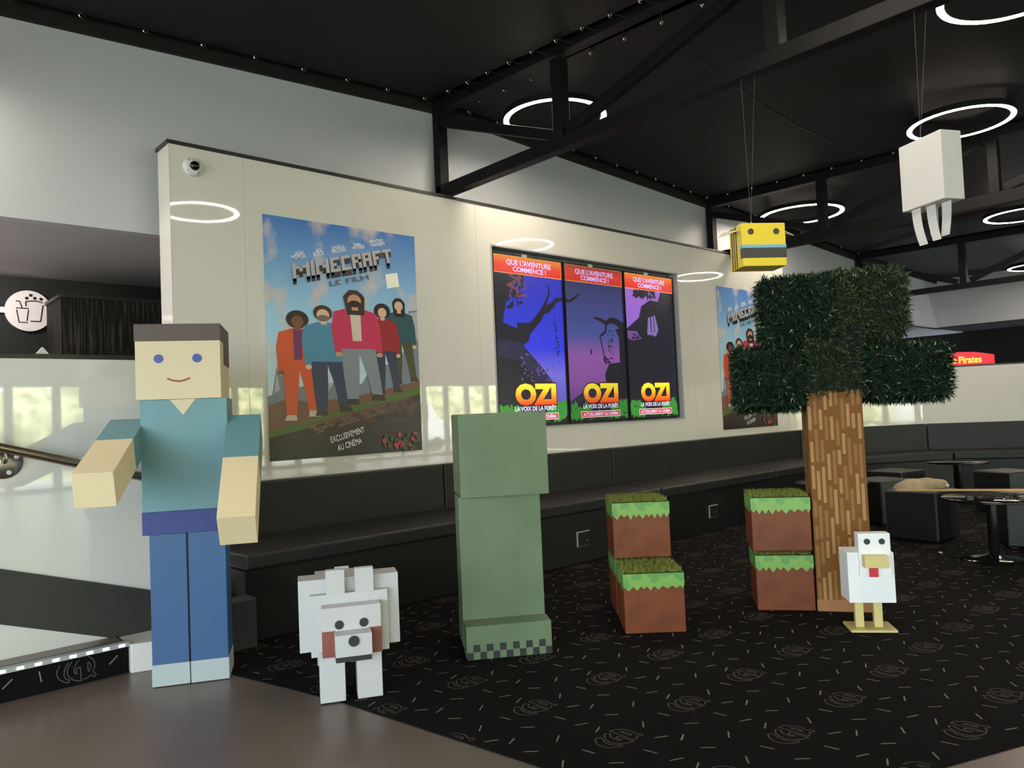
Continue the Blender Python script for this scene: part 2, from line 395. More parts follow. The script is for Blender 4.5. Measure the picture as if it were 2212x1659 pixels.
# outdoors, mirrored in the glossy partition
b = MB(); b.box(-30, 45, -40, -14.5, -.3, -.05, outdoor_grass); b.box(-30, 45, -14.5, -9.1, -.3, -.05, outdoor_pave); b.box(-30, -4.2, -9.1, 12, -.3, -.05, outdoor_pave); struct(b.build('ground'))
b = MB()
for k in range(40):
    x = -14+k*1.35; b.lathe([(.2, 0), (1.0, .3), (1.25, 1.2), (1.1, 2.1), (.5, 2.6+random.random()*.6), (.05, 3.4)], hedge_m, 10, (x, -19-random.random()*1.5, -.05))
o = b.build('hedge', recalc=True); o['kind'] = 'stuff'; tag(o, 'row of sunlit green shrubs outdoors, mirrored in the white partition', 'hedge')
van = thing('van', 'white van parked outdoors, mirrored in the white partition left of the green figure', 'van', (14.6, -13.2, -.05), 0)
vb = MB(); vb.extr([(-2.2, -.9, .35), (2.2, -.9, .35), (2.3, -.9, .95), (1.7, -.9, 1.1), (1.1, -.9, 1.9), (-2.2, -.9, 1.95)], (0, 1.8, 0), van_m); vb.build('body', van, bevel=.06)
for x in (-1.4, 1.5):
    for y in (-.9, .8):
        q = MB(); q.lathe([(.18, 0), (.33, .02), (.33, .18), (.18, .2)], tyre_m, 20); o = q.build('wheel', van, (x, y+.1, .33), (PI/2, 0, 0))
q = MB(); q.box(.0, 1.15, .9, .91, 1.1, 1.7, black_glass); q.box(-1.9, -.3, .9, .91, 1.15, 1.7, black_glass); q.build('side_window', van)

# ------------------------------------------------------------------ glossy partition with recess for the screens
D = 4.69
b = MB(); xl, xr, zt_ = 1.564, 8.95, 2.865
rx0, rx1, rz0, rz1 = 4.10, 6.70, 1.018, 2.556
b.box(xl, rx0, D, 4.89, 0, zt_, white_gloss); b.box(rx1, xr, D, 4.89, 0, zt_, white_gloss)
b.box(rx0, rx1, D, 4.89, 0, rz0, white_gloss); b.box(rx0, rx1, D, 4.89, rz1, zt_, white_gloss)
b.box(rx0, rx1, 4.80, 4.89, rz0, rz1, mat('recess_grey', (120, 122, 124), .5))
part = struct(b.build('wall_middle'))
b = MB(); b.box(xl-.012, xr, D-.008, 4.90, zt_, zt_+.024, cap_mat); struct(b.build('trim_5', bevel=.002))
b = MB()
for t in ((rx0, rx1, rz1-.014, rz1), (rx0, rx1, rz0, rz0+.012), (rx0, rx0+.012, rz0+.012, rz1-.014), (rx1-.014, rx1, rz0+.012, rz1-.014)):
    b.box(t[0], t[1], D-.005, D+.10, t[2], t[3], alu)
struct(b.build('trim_6'))
b = MB(); seam = mat('panel_joint', (186, 182, 174), .4)
for x in (2.02, 3.95, 6.93, 8.0): b.box(x-.0012, x+.0012, D-.0006, D+.002, .8, zt_, seam)
b.box(xl-.0006, xl+.002, D-.0006, D+.0015, .7, zt_, seam)
struct(b.build('trim_7'))
# low white wall bending round the far corner behind the bench
wf = offs(back, -.09); wb = offs(back, -.20)
for k in (1, 2):
    s0 = wf[k] if k > 1 else (8.95, 4.69); s1 = wb[k] if k > 1 else (8.95, 4.89)
    b = MB(); b.prism([s0, wf[k+1], wb[k+1], s1], 0, 1.50, white_gloss if k == 1 else white_matte); struct(b.build('wall_right'))
    b = MB(); b.prism([s0, wf[k+1], wb[k+1], s1], 1.50, 1.52, cap_mat); struct(b.build('trim_8'))
# left: low white stair wall with black cap and sloping charcoal band
yl = 4.15
b = MB(); b.box(-4.1, 1.42, yl, yl+.14, 0, 1.505, white_gloss); b.box(1.42, 1.60, yl, 4.69, 0, .30, white_gloss); struct(b.build('wall_left'))
b = MB(); b.box(-4.1, 1.43, yl-.006, yl+.146, 1.505, 1.528, cap_mat); struct(b.build('trim_9', bevel=.002))
b = MB()
zb = lambda x: .548-.335*(x-.60)
zl = lambda x: .300-.360*(x-.60)
P = [(-1.2, yl-.012, zl(-1.2)), (1.15, yl-.012, zl(1.15)), (1.42, yl-.012, zl(1.15)), (1.42, yl-.012, zb(1.42)), (-1.2, yl-.012, zb(-1.2))]
b.extr(P, (0, .014, 0), band_mat); struct(b.build('trim_10'))

# ------------------------------------------------------------------ roof trusses
def truss(k, label, zb0, zb1, posts, y_end, diag):
    x = TX[k]
    t = thing('roof_truss', label, 'roof truss', (x, 4.94, 0), 0, 'black steel roof trusses')
    def part(name, a, b_, wx, wz, upv=(0, 0, 1)):
        m = MB(); m.beam((0, a[0]-4.94, a[1]), (0, b_[0]-4.94, b_[1]), wx, wz, black_steel, upv); m.build(name, t, bevel=.004)
    zt0 = lambda y: zt(k, y)-.035
    part('column', (4.94, 0), (4.94, zt0(4.94)-.03), .09, .08, (0, 1, 0))
    part('top_chord', (4.98, zt0(4.98)), (y_end, zt0(y_end)), .10, .09)
    part('bottom_chord', (4.97, (zb0+zb1)/2), (y_end, (zb0+zb1)/2), .09, zb1-zb0)
    for y in posts: part('post', (y, zb1), (y, zt0(y)-.03), .09, .085, (0, 1, 0))
    for (a, b_) in diag: part('diagonal_brace', (a[0], zb1+.03 if a[1] == 0 else zt0(a[0])-.13), (b_[0], zb1+.03 if b_[1] == 0 else zt0(b_[0])-.05), .06, .075)
    return t
truss(2, 'black steel truss nearest the camera, above the partition between the first poster and the screens', 2.953, 3.045, [3.565, 1.965, .4, -1.2], -6, [((4.9, 1), (3.62, 0)), ((3.50, 0), (2.02, 1))])
truss(3, 'middle black steel truss behind the hanging yellow box', 2.822, 2.935, [3.60, 2.02, .45], -6, [((4.9, 1), (3.66, 0)), ((3.52, 0), (2.1, 1)), ((1.95, 0), (.5, 1))])
truss(4, 'farthest black steel truss, seen above the right side of the tree', 2.622, 2.70, [3.52, 1.95], -6, [((4.9, 1), (3.60, 0)), ((3.44, 0), (2.1, 1))])

# ------------------------------------------------------------------ ring lamps
def make_ring():
    t = thing('ring_lamp', '', 'ceiling lamp', (0, 0, 3.4), 0, 'round glowing ceiling lamps')
    b = MB(); b.lathe([(.350, .001), (.355, -.0035), (.356, .0015), (.394, .0015), (.395, -.0035), (.400, .001), (.400, .042), (.350, .042)], black_steel, 64, closed=True); b.build('housing', t)
    b = MB(); b.lathe([(.356, -.0055), (.394, -.0055), (.394, .0014), (.356, .0014)], led_m, 64, closed=True); b.build('diffuser', t)
    return t
RINGS = [(4.197, 3.983, 3.40, 'glowing ring lamp crossed by the nearest truss post, above the three screens'),
 (7.02, 2.04, 3.40, 'glowing ring lamp behind the hanging white box'),
 (8.62, 4.24, 3.36, 'glowing ring lamp just above the hanging yellow box'),
 (4.947, 1.112, 3.40, 'large glowing ring lamp cut off by the top right corner'),
 (10.45, 2.45, 3.22, 'glowing ring lamp at the right edge, level with the hanging paper strips'),
 (13.75, 3.07, 3.05, 'farthest glowing ring lamp at the right edge above the tree crown'),
 (2.955, 1.39, 3.40, 'ring lamp seen only as a reflection below the security camera'),
 (0.0, 4.52, 3.15, 'ring lamp outside the left edge that brightens the upper white wall')]
proto = None
def ring_wires(t, x, y, z, r=.375):
    for a in (.3, .3+2*PI/3, .3+4*PI/3):
        px, py = r*math.cos(a), r*math.sin(a)
        b = MB(); b.tube([(px, py, .04), (px, py, zc(x+px, y+py)-z)], .0015, black_gap, 5); b.build('suspension_wire', t)
for k, (x, y, z, lab) in enumerate(RINGS):
    if proto is None: proto = make_ring(); t = proto
    else: t = copy_tree(src)
    if k == 0:
        src = thing('ring_lamp_source', '', 'ceiling lamp'); src.location = t.location
        for ch in children(t): c = ch.copy(); C.objects.link(c); c.parent = src
    t.name = 'ring_lamp'
    if k == 2: t.scale = (1.2, 1.2, 1)
    t.location = (x, y, z); t['label'] = lab; t['group'] = 'round glowing ceiling lamps'; ring_wires(t, x, y, z)
for ch in children(src): bpy.data.objects.remove(ch)
bpy.data.objects.remove(src)

# ------------------------------------------------------------------ bench along the partition
def bench(name_lab, seg, polyB, base_top=.375):
    """polyB: four points on plan (front-left, front-right, back-right, back-left) of the seat"""
    (fl, fr, br, bl) = polyB
    cx = sum(p[0] for p in polyB)/4; cy = sum(p[1] for p in polyB)/4
    t = thing('bench_seat_unit', name_lab, 'bench', (cx, cy, 0), 0, 'black padded wall bench')
    L = lambda p: (p[0]-cx, p[1]-cy)
    n = nrm(fl, fr)                                # towards the room
    def sh(p, d): return (p[0]+n[0]*d, p[1]+n[1]*d)
    b = MB(); b.prism([L(sh(fl, -.025)), L(sh(fr, -.025)), L(br), L(bl)], .005, base_top, plinth); b.build('base', t)
    g = .004
    e = ((fr[0]-fl[0]), (fr[1]-fl[1])); el = math.hypot(*e); e = (e[0]/el*g, e[1]/el*g)
    b = MB(); b.prism([L((fl[0]+e[0], fl[1]+e[1])), L((fr[0]-e[0], fr[1]-e[1])), L((br[0]-e[0], br[1]-e[1])), L((bl[0]+e[0], bl[1]+e[1]))], base_top, .465, leather)
    b.build('seat_cushion', t, bevel=.018, seg=4)
    b = MB(); b.prism([L((bl[0]+e[0], bl[1]+e[1])), L((br[0]-e[0], br[1]-e[1])), L(sh((br[0]-e[0], br[1]-e[1]), -.085)), L(sh((bl[0]+e[0], bl[1]+e[1]), -.085))], .40, .792, leather)
    b.build('backrest', t, bevel=.012, seg=3)
    return t
fy = 3.95
segs = [(1.66, 1.62, 3.36, 3.47, 'black bench unit behind the blue-trousered figure and the white dog'),
 (3.36, 3.47, 5.27, 5.41, 'black bench unit behind the green figure, with a wall socket in its base'),
 (5.27, 5.41, 7.18, 7.28, 'black bench unit behind the left stack of turf-topped boxes')]
units = []
for a, a2, c, c2, lab in segs: units.append(bench(lab, 0, [(a, fy), (c, fy), (c2, 4.6), (a2, 4.6)]))
frontl = offs(back, .65)
bench('black bench unit partly hidden by the tree trunk', 0, [(7.18, fy), frontl[1], back[1], (7.28, 4.6)])
bench('black bench unit turning towards the far corner, right of the tree trunk', 0, [frontl[1], frontl[2], back[2], back[1]])
bench('black bench unit along the far right wall', 0, [frontl[2], frontl[3], back[3], back[2]])
b = MB(); b.box(-.08, .08, -.02, .09, 0, .255, mat('dark_grey_block', (58, 58, 60), .6)); tag(b.build('end_block', None, (1.585, 3.87, .006), bevel=.008), 'low dark grey block at the left end of the bench beside the blue legs', 'block')
def socket(x, z, lab):
    t = thing('wall_socket', lab, 'socket', (x, 3.975, z), 0, 'floor-level sockets in the bench base')
    bx('cover_plate', t, -.072, .072, -.012, .0, -.057, .057, alu, .003)
    bx('insert', t, -.062, .068, -.015, -.011, -.053, .050, socket_blk, .002)
    b = MB(); b.lathe([(.022, 0), (.022, .002), (.018, .003)], black_gap, 16); b.build('outlet', t, (-.03, -.014, 0), (PI/2, 0, 0))
    b = MB(); b.lathe([(.005, 0), (.005, .003)], plastic_w, 8); b.build('pin', t, (.036, -.014, -.012), (PI/2, 0, 0))
socket(4.283, .180, 'silver-edged black socket in the bench base between the green figure and the left box stack')
socket(6.045, .180, 'silver-edged black socket in the bench base between the two box stacks')

# ------------------------------------------------------------------ lit carpeted step, handrail, end block
t = thing('stair_step', 'carpeted step with a row of small lights along its metal edge', 'step', (0, 3.97, 0))
b = MB(); b.box(-3.5, 1.075, 0, .178, 0, .128, carpet_m)
okr = lambda x, z: .012 < z < .122 and x < 1.06
for k in range(12): carpet_cell(b, .866-.42*k, .066, lambda x, z: (x, -.0012, z), okr, .95)
b.build('carpeted_riser', t, recalc=False)
bx('tread', t, -3.5, 1.07, .02, .178, .128, .140, lino, .002)
b = MB(); b.box(-3.5, 1.085, -.012, .03, .124, .146, alu); b.box(-3.5, 1.085, .045, .055, .139, .143, cap_mat); b.build('edge_profile', t, bevel=.003)
for k in range(24):
    x = 1.05-.068*k
    if x > .3: bx('led', t, x-.013, x+.013, -.0145, -.0115, .130, .141, led_dot, 0)
b = MB(); b.prism([(1.085, 4.14), (1.085, 3.945), (1.30, 3.87), (1.50, 3.93), (1.50, 4.14)], 0, .135, white_gloss)
tag(b.build('white_plinth', bevel=.004), 'small white plinth at the end of the lit carpeted step', 'plinth')
t = thing('handrail', 'brushed steel handrail sloping down the low white wall at the left', 'handrail', (.60, yl, 1.0))
b = MB(); b.tube([(-1.6, -.09, .60), (0, -.09, .096), (.80, -.09, -.150)], .021, steel_dk, 20); b.build('rail', t)
b = MB(); b.lathe([(.078, 0), (.078, .006), (.074, .009)], chrome, 32); pl = b.build('mounting_plate', t, (.02, 0, .03), (PI/2, 0, 0))
for a in (.35, 1.9, 3.5, 5.1):
    b = MB(); b.lathe([(.010, 0), (.010, .004), (.004, .005)], plastic_w, 12); b.build('screw', pl, (.055*math.cos(a), .055*math.sin(a), .009))
b = MB(); b.tube([(.02, -.008, .03), (.02, -.05, .03), (.02, -.085, .05), (.02, -.09, .085)], .009, steel_dk, 10); b.build('bracket', t)

# ------------------------------------------------------------------ snack counter behind the low wall
wood_dk = mat('charred_oak_laminate', (16, 15, 14), .6, spec=.25, noise=((90, 90, 3.0), (120, 111, 100), .5, .9))
t = thing('snack_kiosk', 'dark wood kiosk box rising behind the low wall at the left', 'kiosk', (1.25, 6.0, 0))
bx('cabinet', t, 0, 2.6, 0, .45, 0, 2.095, wood_dk, .002); bx('cornice', t, -.012, 2.6, -.012, .46, 2.095, 2.12, cap_mat, .002)
t = thing('snack_sign', 'round white sign with black drink cup and popcorn bucket icons', 'sign', (1.205, 6.855, 2.105))
sign_w = mat('sign_white_lacquer', (226, 214, 214), .5)
b = MB(); b.lathe([(.158, 0), (.158, .02)], sign_w, 48); b.build('disc', t, (0, 0, 0), (PI/2, 0, 0))
bx('bar', t, -1.2, -.15, -.016, 0, -.022, .022, sign_w, .001)
f = Flat(); f.y = -.0215
ik = mat('sign_black_ink', (14, 14, 14), .6)
f.line([(-.085, .072), (-.060, .072), (-.044, .022)], .008, ik); f.line([(-.085, .018), (.0, .018)], .008, ik)
f.line([(-.080, .006), (-.066, -.092), (-.008, -.092)], .008, ik); f.line([(-.002, .008), (-.014, -.080)], .008, ik)
f.line([(-.018, .035), (-.020, .070), (.020, .078), (.060, .078), (.094, .068)], .009, ik); f.line([(.096, .050), (.078, -.080), (.010, -.080)], .009, ik)
f.build('drink_and_popcorn_icon', t, recalc=False)
for x, z in ((-.012, .098), (.015, .122), (.042, .100), (.084, .096)):
    f = Flat(); f.y = -.0215
    for k in range(4): f.ell(x+.007*math.cos(k*1.6+x*40), z+.007*math.sin(k*1.6+x*40), .0075, .0065, ik, 10)
    f.build('popcorn_icon', t, recalc=False)
b = MB(); b.add([(-.03, -.02, 0), (.03, -.02, 0), (.0, -.02, .038), (-.03, .02, 0), (.03, .02, 0), (0, .02, .038)], [(0, 1, 2), (5, 4, 3), (0, 2, 5, 3), (1, 4, 5, 2), (0, 3, 4, 1)], plastic_w)
tag(b.build('folded_card', None, (.795, 4.22, 1.528)), 'small white folded card standing on the low wall in front of the kiosk', 'card')
def spot(loc, e, size=.1, rot=(0, 0, 0), col=(1, .86, .70), ang=1.6):
    l = bpy.data.lights.new('fill_light', 'SPOT'); l.energy = e; l.color = col; l.spot_size = ang; l.spot_blend = .6; l.shadow_soft_size = size
    o = bpy.data.objects.new('fill_light', l); C.objects.link(o); o.location = loc; o.rotation_euler = rot
t = thing('fill_light_fitting', 'added spot fitting in the soffit outside the frame, lighting the round sign', 'fill_light', (.55, 6.20, 2.373))
b = MB(); b.lathe([(.05, 0), (.06, -.006), (.05, -.008), (.045, 0)], plastic_w, 24); b.build('bezel', t)
spot((.55, 6.20, 2.355), 34, .04, Vector((.66, .65, -.27)).to_track_quat('-Z', 'Y').to_euler(), (1, .93, .9), 1.0)  # spot added out of view so the round sign reads bright
t = thing('fill_panel', 'added glowing panel outside the left edge of the frame, lighting the soffit and kiosk', 'screen', (-1.3, 6.80, 1.75))  # glowing panel added out of view to brighten the soffit and kiosk
bx('casing', t, -1.3, 1.3, 0, .05, -.45, .45, black_steel); bx('lit_panel', t, -1.28, 1.28, -.004, .001, -.43, .43, glow('fill_panel_glow', (250, 240, 236), 8), 0)

# ------------------------------------------------------------------ dome camera
t = thing('security_camera', 'white dome security camera at the top left of the glossy partition', 'security camera', (1.700, D, 2.742))
b = MB(); b.lathe([(.057, 0), (.058, .012), (.050, .026), (.034, .034)], plastic_w, 40); hs = b.build('housing', t, (0, 0, 0), (PI/2, 0, 0))
for a in (.7, 2.3, 3.8, 5.4):
    q = MB(); q.lathe([(.004, 0), (.004, .003)], steel_dk, 8); q.build('screw', hs, (.046*math.cos(a), .046*math.sin(a), .028))
b = MB(); b.lathe([(.030, .030), (.028, .043), (.022, .053), (.012, .059), (.001, .061)], black_glass, 32); b.build('dome', t, (.004, 0, .002), (PI/2, 0, 0))

# ------------------------------------------------------------------ posters
pm = lambda n, c, r=.32: mat('print_'+n, c, r)
GLY = {'M': ['X...X', 'XX.XX', 'X.X.X', 'X...X', 'X...X'], 'I': ['X', 'X', 'X', 'X', 'X'], 'N': ['X..X', 'XX.X', 'X.XX', 'X..X', 'X..X'],
 'E': ['XXX', 'X..', 'XX.', 'X..', 'XXX'], 'C': ['XXX', 'X..', 'X..', 'X..', 'XXX'], 'R': ['XXX', 'X.X', 'XX.', 'X.X', 'X.X'],
 'A': ['XXX', 'X.X', 'XXX', 'X.X', 'X.X'], 'F': ['XXX', 'X..', 'XX.', 'X..', 'X..'], 'T': ['XXX', '.X.', '.X.', '.X.', '.X.'], 'L': ['X..', 'X..', 'X..', 'X..', 'XXX'], ' ': ['..']*5}
def block_word(f, word, quad, m, m2, dep):
    TL, TR, BR, BL = quad
    W = sum(len(GLY[c][0]) for c in word)+.45*(len(word)-1)
    def P(u, v):
        return tuple((TL[k]*(1-u)+TR[k]*u)*(1-v)+(BL[k]*(1-u)+BR[k]*u)*v for k in (0, 1))
    for ps in range(2 if m2 else 1):
        f.layer(); x = 0
        for c in word:
            g = GLY[c]; n = len(g[0])
            for r in range(5):
                for q in range(n):
                    if g[r][q] == 'X':
                        pts = [P((x+q)/W, r/5), P((x+q+1)/W, r/5), P((x+q+1)/W, (r+1)/5), P((x+q)/W, (r+1)/5)]
                        if m2 and ps == 0:
                            lo = [(u, v-dep) for u, v in pts]
                            f.add([(u, f.y, v) for u, v in (pts[0], pts[1], lo[2], lo[3])], [(0, 1, 2, 3)], m2)
                        else: f.add([(u, f.y, v) for u, v in pts], [(0, 1, 2, 3)], m)
            x += n+.45
def flat_person(f, u, v0, v1, wd, hair, skin, top, leg, lean=0.0, shoe=None, afro=0, beard=None, long=0, shirt=None):
    h = v1-v0; X = lambda s, t: (u+s*wd+lean*t*h, v0+t*h)
    leg_m, top_m = pm(*leg), pm(*top)
    f.poly([X(-.42, .50), X(.02, .50), X(-.02, .25), X(-.10, .02), X(-.36, .0), X(-.40, .25)], leg_m)
    f.poly([X(-.02, .50), X(.42, .50), X(.48, .25), X(.52, .04), X(.26, .05), X(.16, .27)], leg_m)
    sh = pm(*(shoe or ('shoe_dark', (60, 52, 50))))
    f.poly([X(-.42, -.01), X(-.08, -.01), X(-.10, .04), X(-.36, .04)], sh); f.poly([X(.24, .02), X(.60, .02), X(.52, .07), X(.27, .08)], sh)
    f.poly([X(-.60, .66), X(-.52, .80), X(-.36, .80), X(-.40, .62), X(-.40, .44), X(-.56, .45)], top_m)
    f.poly([X(.60, .66), X(.52, .80), X(.36, .80), X(.40, .62), X(.44, .46), X(.60, .45)], top_m)
    f.poly([X(-.52, .80), X(-.16, .84), X(.16, .84), X(.52, .80), X(.44, .62), X(.43, .48), X(-.43, .48), X(-.43, .62)], top_m)
    sk = pm(*skin)
    f.ell(*X(-.48, .43), .085*wd, .022*h, sk, 10); f.ell(*X(.52, .43), .085*wd, .022*h, sk, 10)
    if shirt: f.poly([X(-.13, .835), X(.13, .835), X(.10, .55), X(-.12, .55)], pm(*shirt))
    hm = pm(*hair)
    if long: f.poly([X(-.26, .94), X(-.20, .78), X(.22, .78), X(.26, .94), X(.1, 1.0), X(-.1, 1.0)], hm)
    f.ell(*X(0, .925), (.30 if afro else .235)*wd+.004, (.085 if afro else .073)*h, hm)
    f.poly([X(-.07, .88), X(.07, .88), X(.08, .82), X(-.08, .82)], sk)
    f.ell(*X(0, .905), .165*wd, .056*h, sk)
    if beard: f.ell(*X(0, .878), .15*wd, .03*h, pm(*beard))
def poster(name, label, x0, z0, mask=None):
    Wd, Ht = 1.197, 1.611
    f = Flat()
    sky = grad('print_sky', [(0, (206, 226, 238)), (.45, (158, 206, 238)), (1, (62, 122, 200))], .45, 1.6, cloud=((210, 196, 190), 3.2, .50, .62))
    f.add([(0, 0, 0), (Wd, 0, 0), (Wd, 0, Ht), (0, 0, Ht)], [(0, 1, 2, 3)], sky)
    f.add([(0, .0015, 0), (Wd, .0015, 0), (Wd, .0015, Ht), (0, .0015, Ht)], [(3, 2, 1, 0)], pm('paper', (230, 230, 228)))
    rnd = random.Random(3)
    f.poly([(.928, 1.299), (1.032, 1.320), (1.046, 1.218), (.939, 1.194)], pm('sun_glow', (252, 250, 240)))
    rock = pm('rock', (124, 132, 150)); rock2 = pm('rock_light', (176, 178, 190))
    f.poly([(0, .30), (0, .42), (.03, .43), (.065, .61), (.09, .55), (.12, .57), (.17, .47), (.36, .50), (.48, .51), (.55, .45), (.70, .50), (.79, .63), (.88, .64), (.99, .63), (1.08, .76), (1.12, 1.04), (1.197, 1.05), (1.197, .40)], rock)
    f.poly([(1.12, 1.02), (1.197, 1.04), (1.197, .82), (1.15, .86)], rock2); f.poly([(.045, .44), (.065, .58), (.085, .46)], rock2); f.poly([(.36, .50), (.43, .44), (.48, .51)], rock2)
    f.poly([(0, .18), (0, .36), (.13, .40), (.3, .38), (.6, .40), (.8, .44), (1.197, .52), (1.197, .42)], pm('heath', (122, 84, 66)))
    grassy = pm('grass', (84, 108, 44)); dirt = grad('print_dirt', [(0, (30, 22, 20)), (.5, (64, 46, 38)), (1, (104, 76, 58))], 0, .42, cloud=((48, 36, 32), 14, .45, .62))
    f.poly([(0, .0), (Wd, 0), (Wd, .475), (.95, .42), (.707, .364), (.48, .31), (.28, .254), (0, .195)], grassy)
    f.poly([(0, 0), (Wd, 0), (Wd, .420), (.95, .37), (.707, .315), (.48, .262), (.28, .205), (0, .15)], dirt)
    brick = pm('brick', (112, 84, 66))
    f.layer()
    for r in range(4):
        for c in range(11):
            u = .26+c*.055+(r % 2)*.027; v = .215-r*.022+(u-.28)*.23
            if rnd.random() < .75: f.add([(u, f.y, v), (u+.049, f.y, v+.011), (u+.049, f.y, v+.029), (u, f.y, v+.018)], [(0, 1, 2, 3)], brick)
    flat_person(f, 1.06, .50, 1.13, .22, ('hair_dark', (40, 28, 26)), ('skin_pale', (222, 182, 156)), ('teal_jacket', (44, 84, 96)), ('olive_skirt', (74, 76, 44)), -.05, long=1)
    flat_person(f, .91, .42, 1.075, .22, ('hair_dark', (40, 28, 26)), ('skin_pale', (222, 182, 156)), ('red_sweater', (158, 36, 44)), ('navy_jeans', (52, 56, 82)), -.04, afro=1)
    flat_person(f, .22, .265, .985, .26, ('hair_afro', (46, 32, 26)), ('skin_brown', (122, 78, 58)), ('orange_track', (214, 84, 40)), ('orange_track', (214, 84, 40)), 0, ('shoe_white', (206, 190, 180)), afro=1, shirt=('purple', (118, 40, 96)))
    flat_person(f, .45, .29, 1.04, .29, ('hair_brown', (66, 48, 42)), ('skin_pale', (222, 182, 156)), ('blue_tee', (76, 138, 172)), ('navy_jeans2', (54, 62, 94)), -.06, beard=('beard_grey', (118, 102, 94)))
    flat_person(f, .70, .36, 1.16, .33, ('hair_long', (54, 38, 34)), ('skin_tan', (198, 150, 120)), ('pink_jacket', (200, 50, 92)), ('pale_jeans', (134, 140, 150)), -.06, beard=('beard_dark', (50, 36, 32)), long=1, shirt=('white_shirt', (214, 200, 184)))
    block_word(f, 'MINECRAFT', [(.193, 1.302), (.974, 1.492), (.993, 1.392), (.198, 1.201)], pm('title_stone', (184, 180, 184)), pm('title_shadow', (40, 36, 40)), .040)
    wt = pm('white_ink', (240, 242, 246))
    for s_, a, c, h in [('JASON', (.215, 1.359), (.279, 1.374), .024), ('MOMOA', (.195, 1.330), (.298, 1.354), .028), ('JACK', (.372, 1.398), (.417, 1.409), .022), ('BLACK', (.355, 1.369), (.438, 1.389), .027),
      ('DANIELLE', (.496, 1.434), (.591, 1.456), .020), ('BROOKS', (.497, 1.406), (.607, 1.433), .026), ('EMMA', (.669, 1.473), (.730, 1.488), .021), ('MYERS', (.661, 1.447), (.758, 1.471), .026),
      ('SEBASTIAN', (.800, 1.513), (.912, 1.540), .020), ('HANSEN', (.810, 1.485), (.928, 1.515), .026)]:
        f.text(s_, a, c, h, wt, .02)
    block_word(f, 'LE FILM', [(.462, 1.205), (.775, 1.283), (.785, 1.249), (.470, 1.171)], pm('subtitle_grey', (92, 98, 112)), None, 0)
    f.text('EXCLUSIVEMENT', (.440, .094), (.706, .156), .042, wt, .008); f.text('AU CINÉMA', (.490, .036), (.681, .081), .042, wt, .008)
    leafm = pm('leaf', (58, 74, 40)); flo = pm('flower', (184, 60, 66))
    f.layer()
    for q in range(70):
        u = rnd.uniform(.86, 1.17); v = rnd.uniform(.012, .13); r = rnd.uniform(.008, .02)
        f.add([(u+r*math.cos(k*PI/3), f.y-q*.000001, v+r*math.sin(k*PI/3)) for k in range(6)], [tuple(range(6))], leafm if q % 3 else flo)
    o = f.build(name, None, (x0, D-.004, z0), recalc=False)
    return tag(o, label, 'poster', 'film posters on the partition')
poster('film_poster', 'large film poster with five people, left of the three screens', 2.140, .908)
poster('film_poster', 'film poster partly hidden by the tree crown, right of the three screens', 7.424, .868)

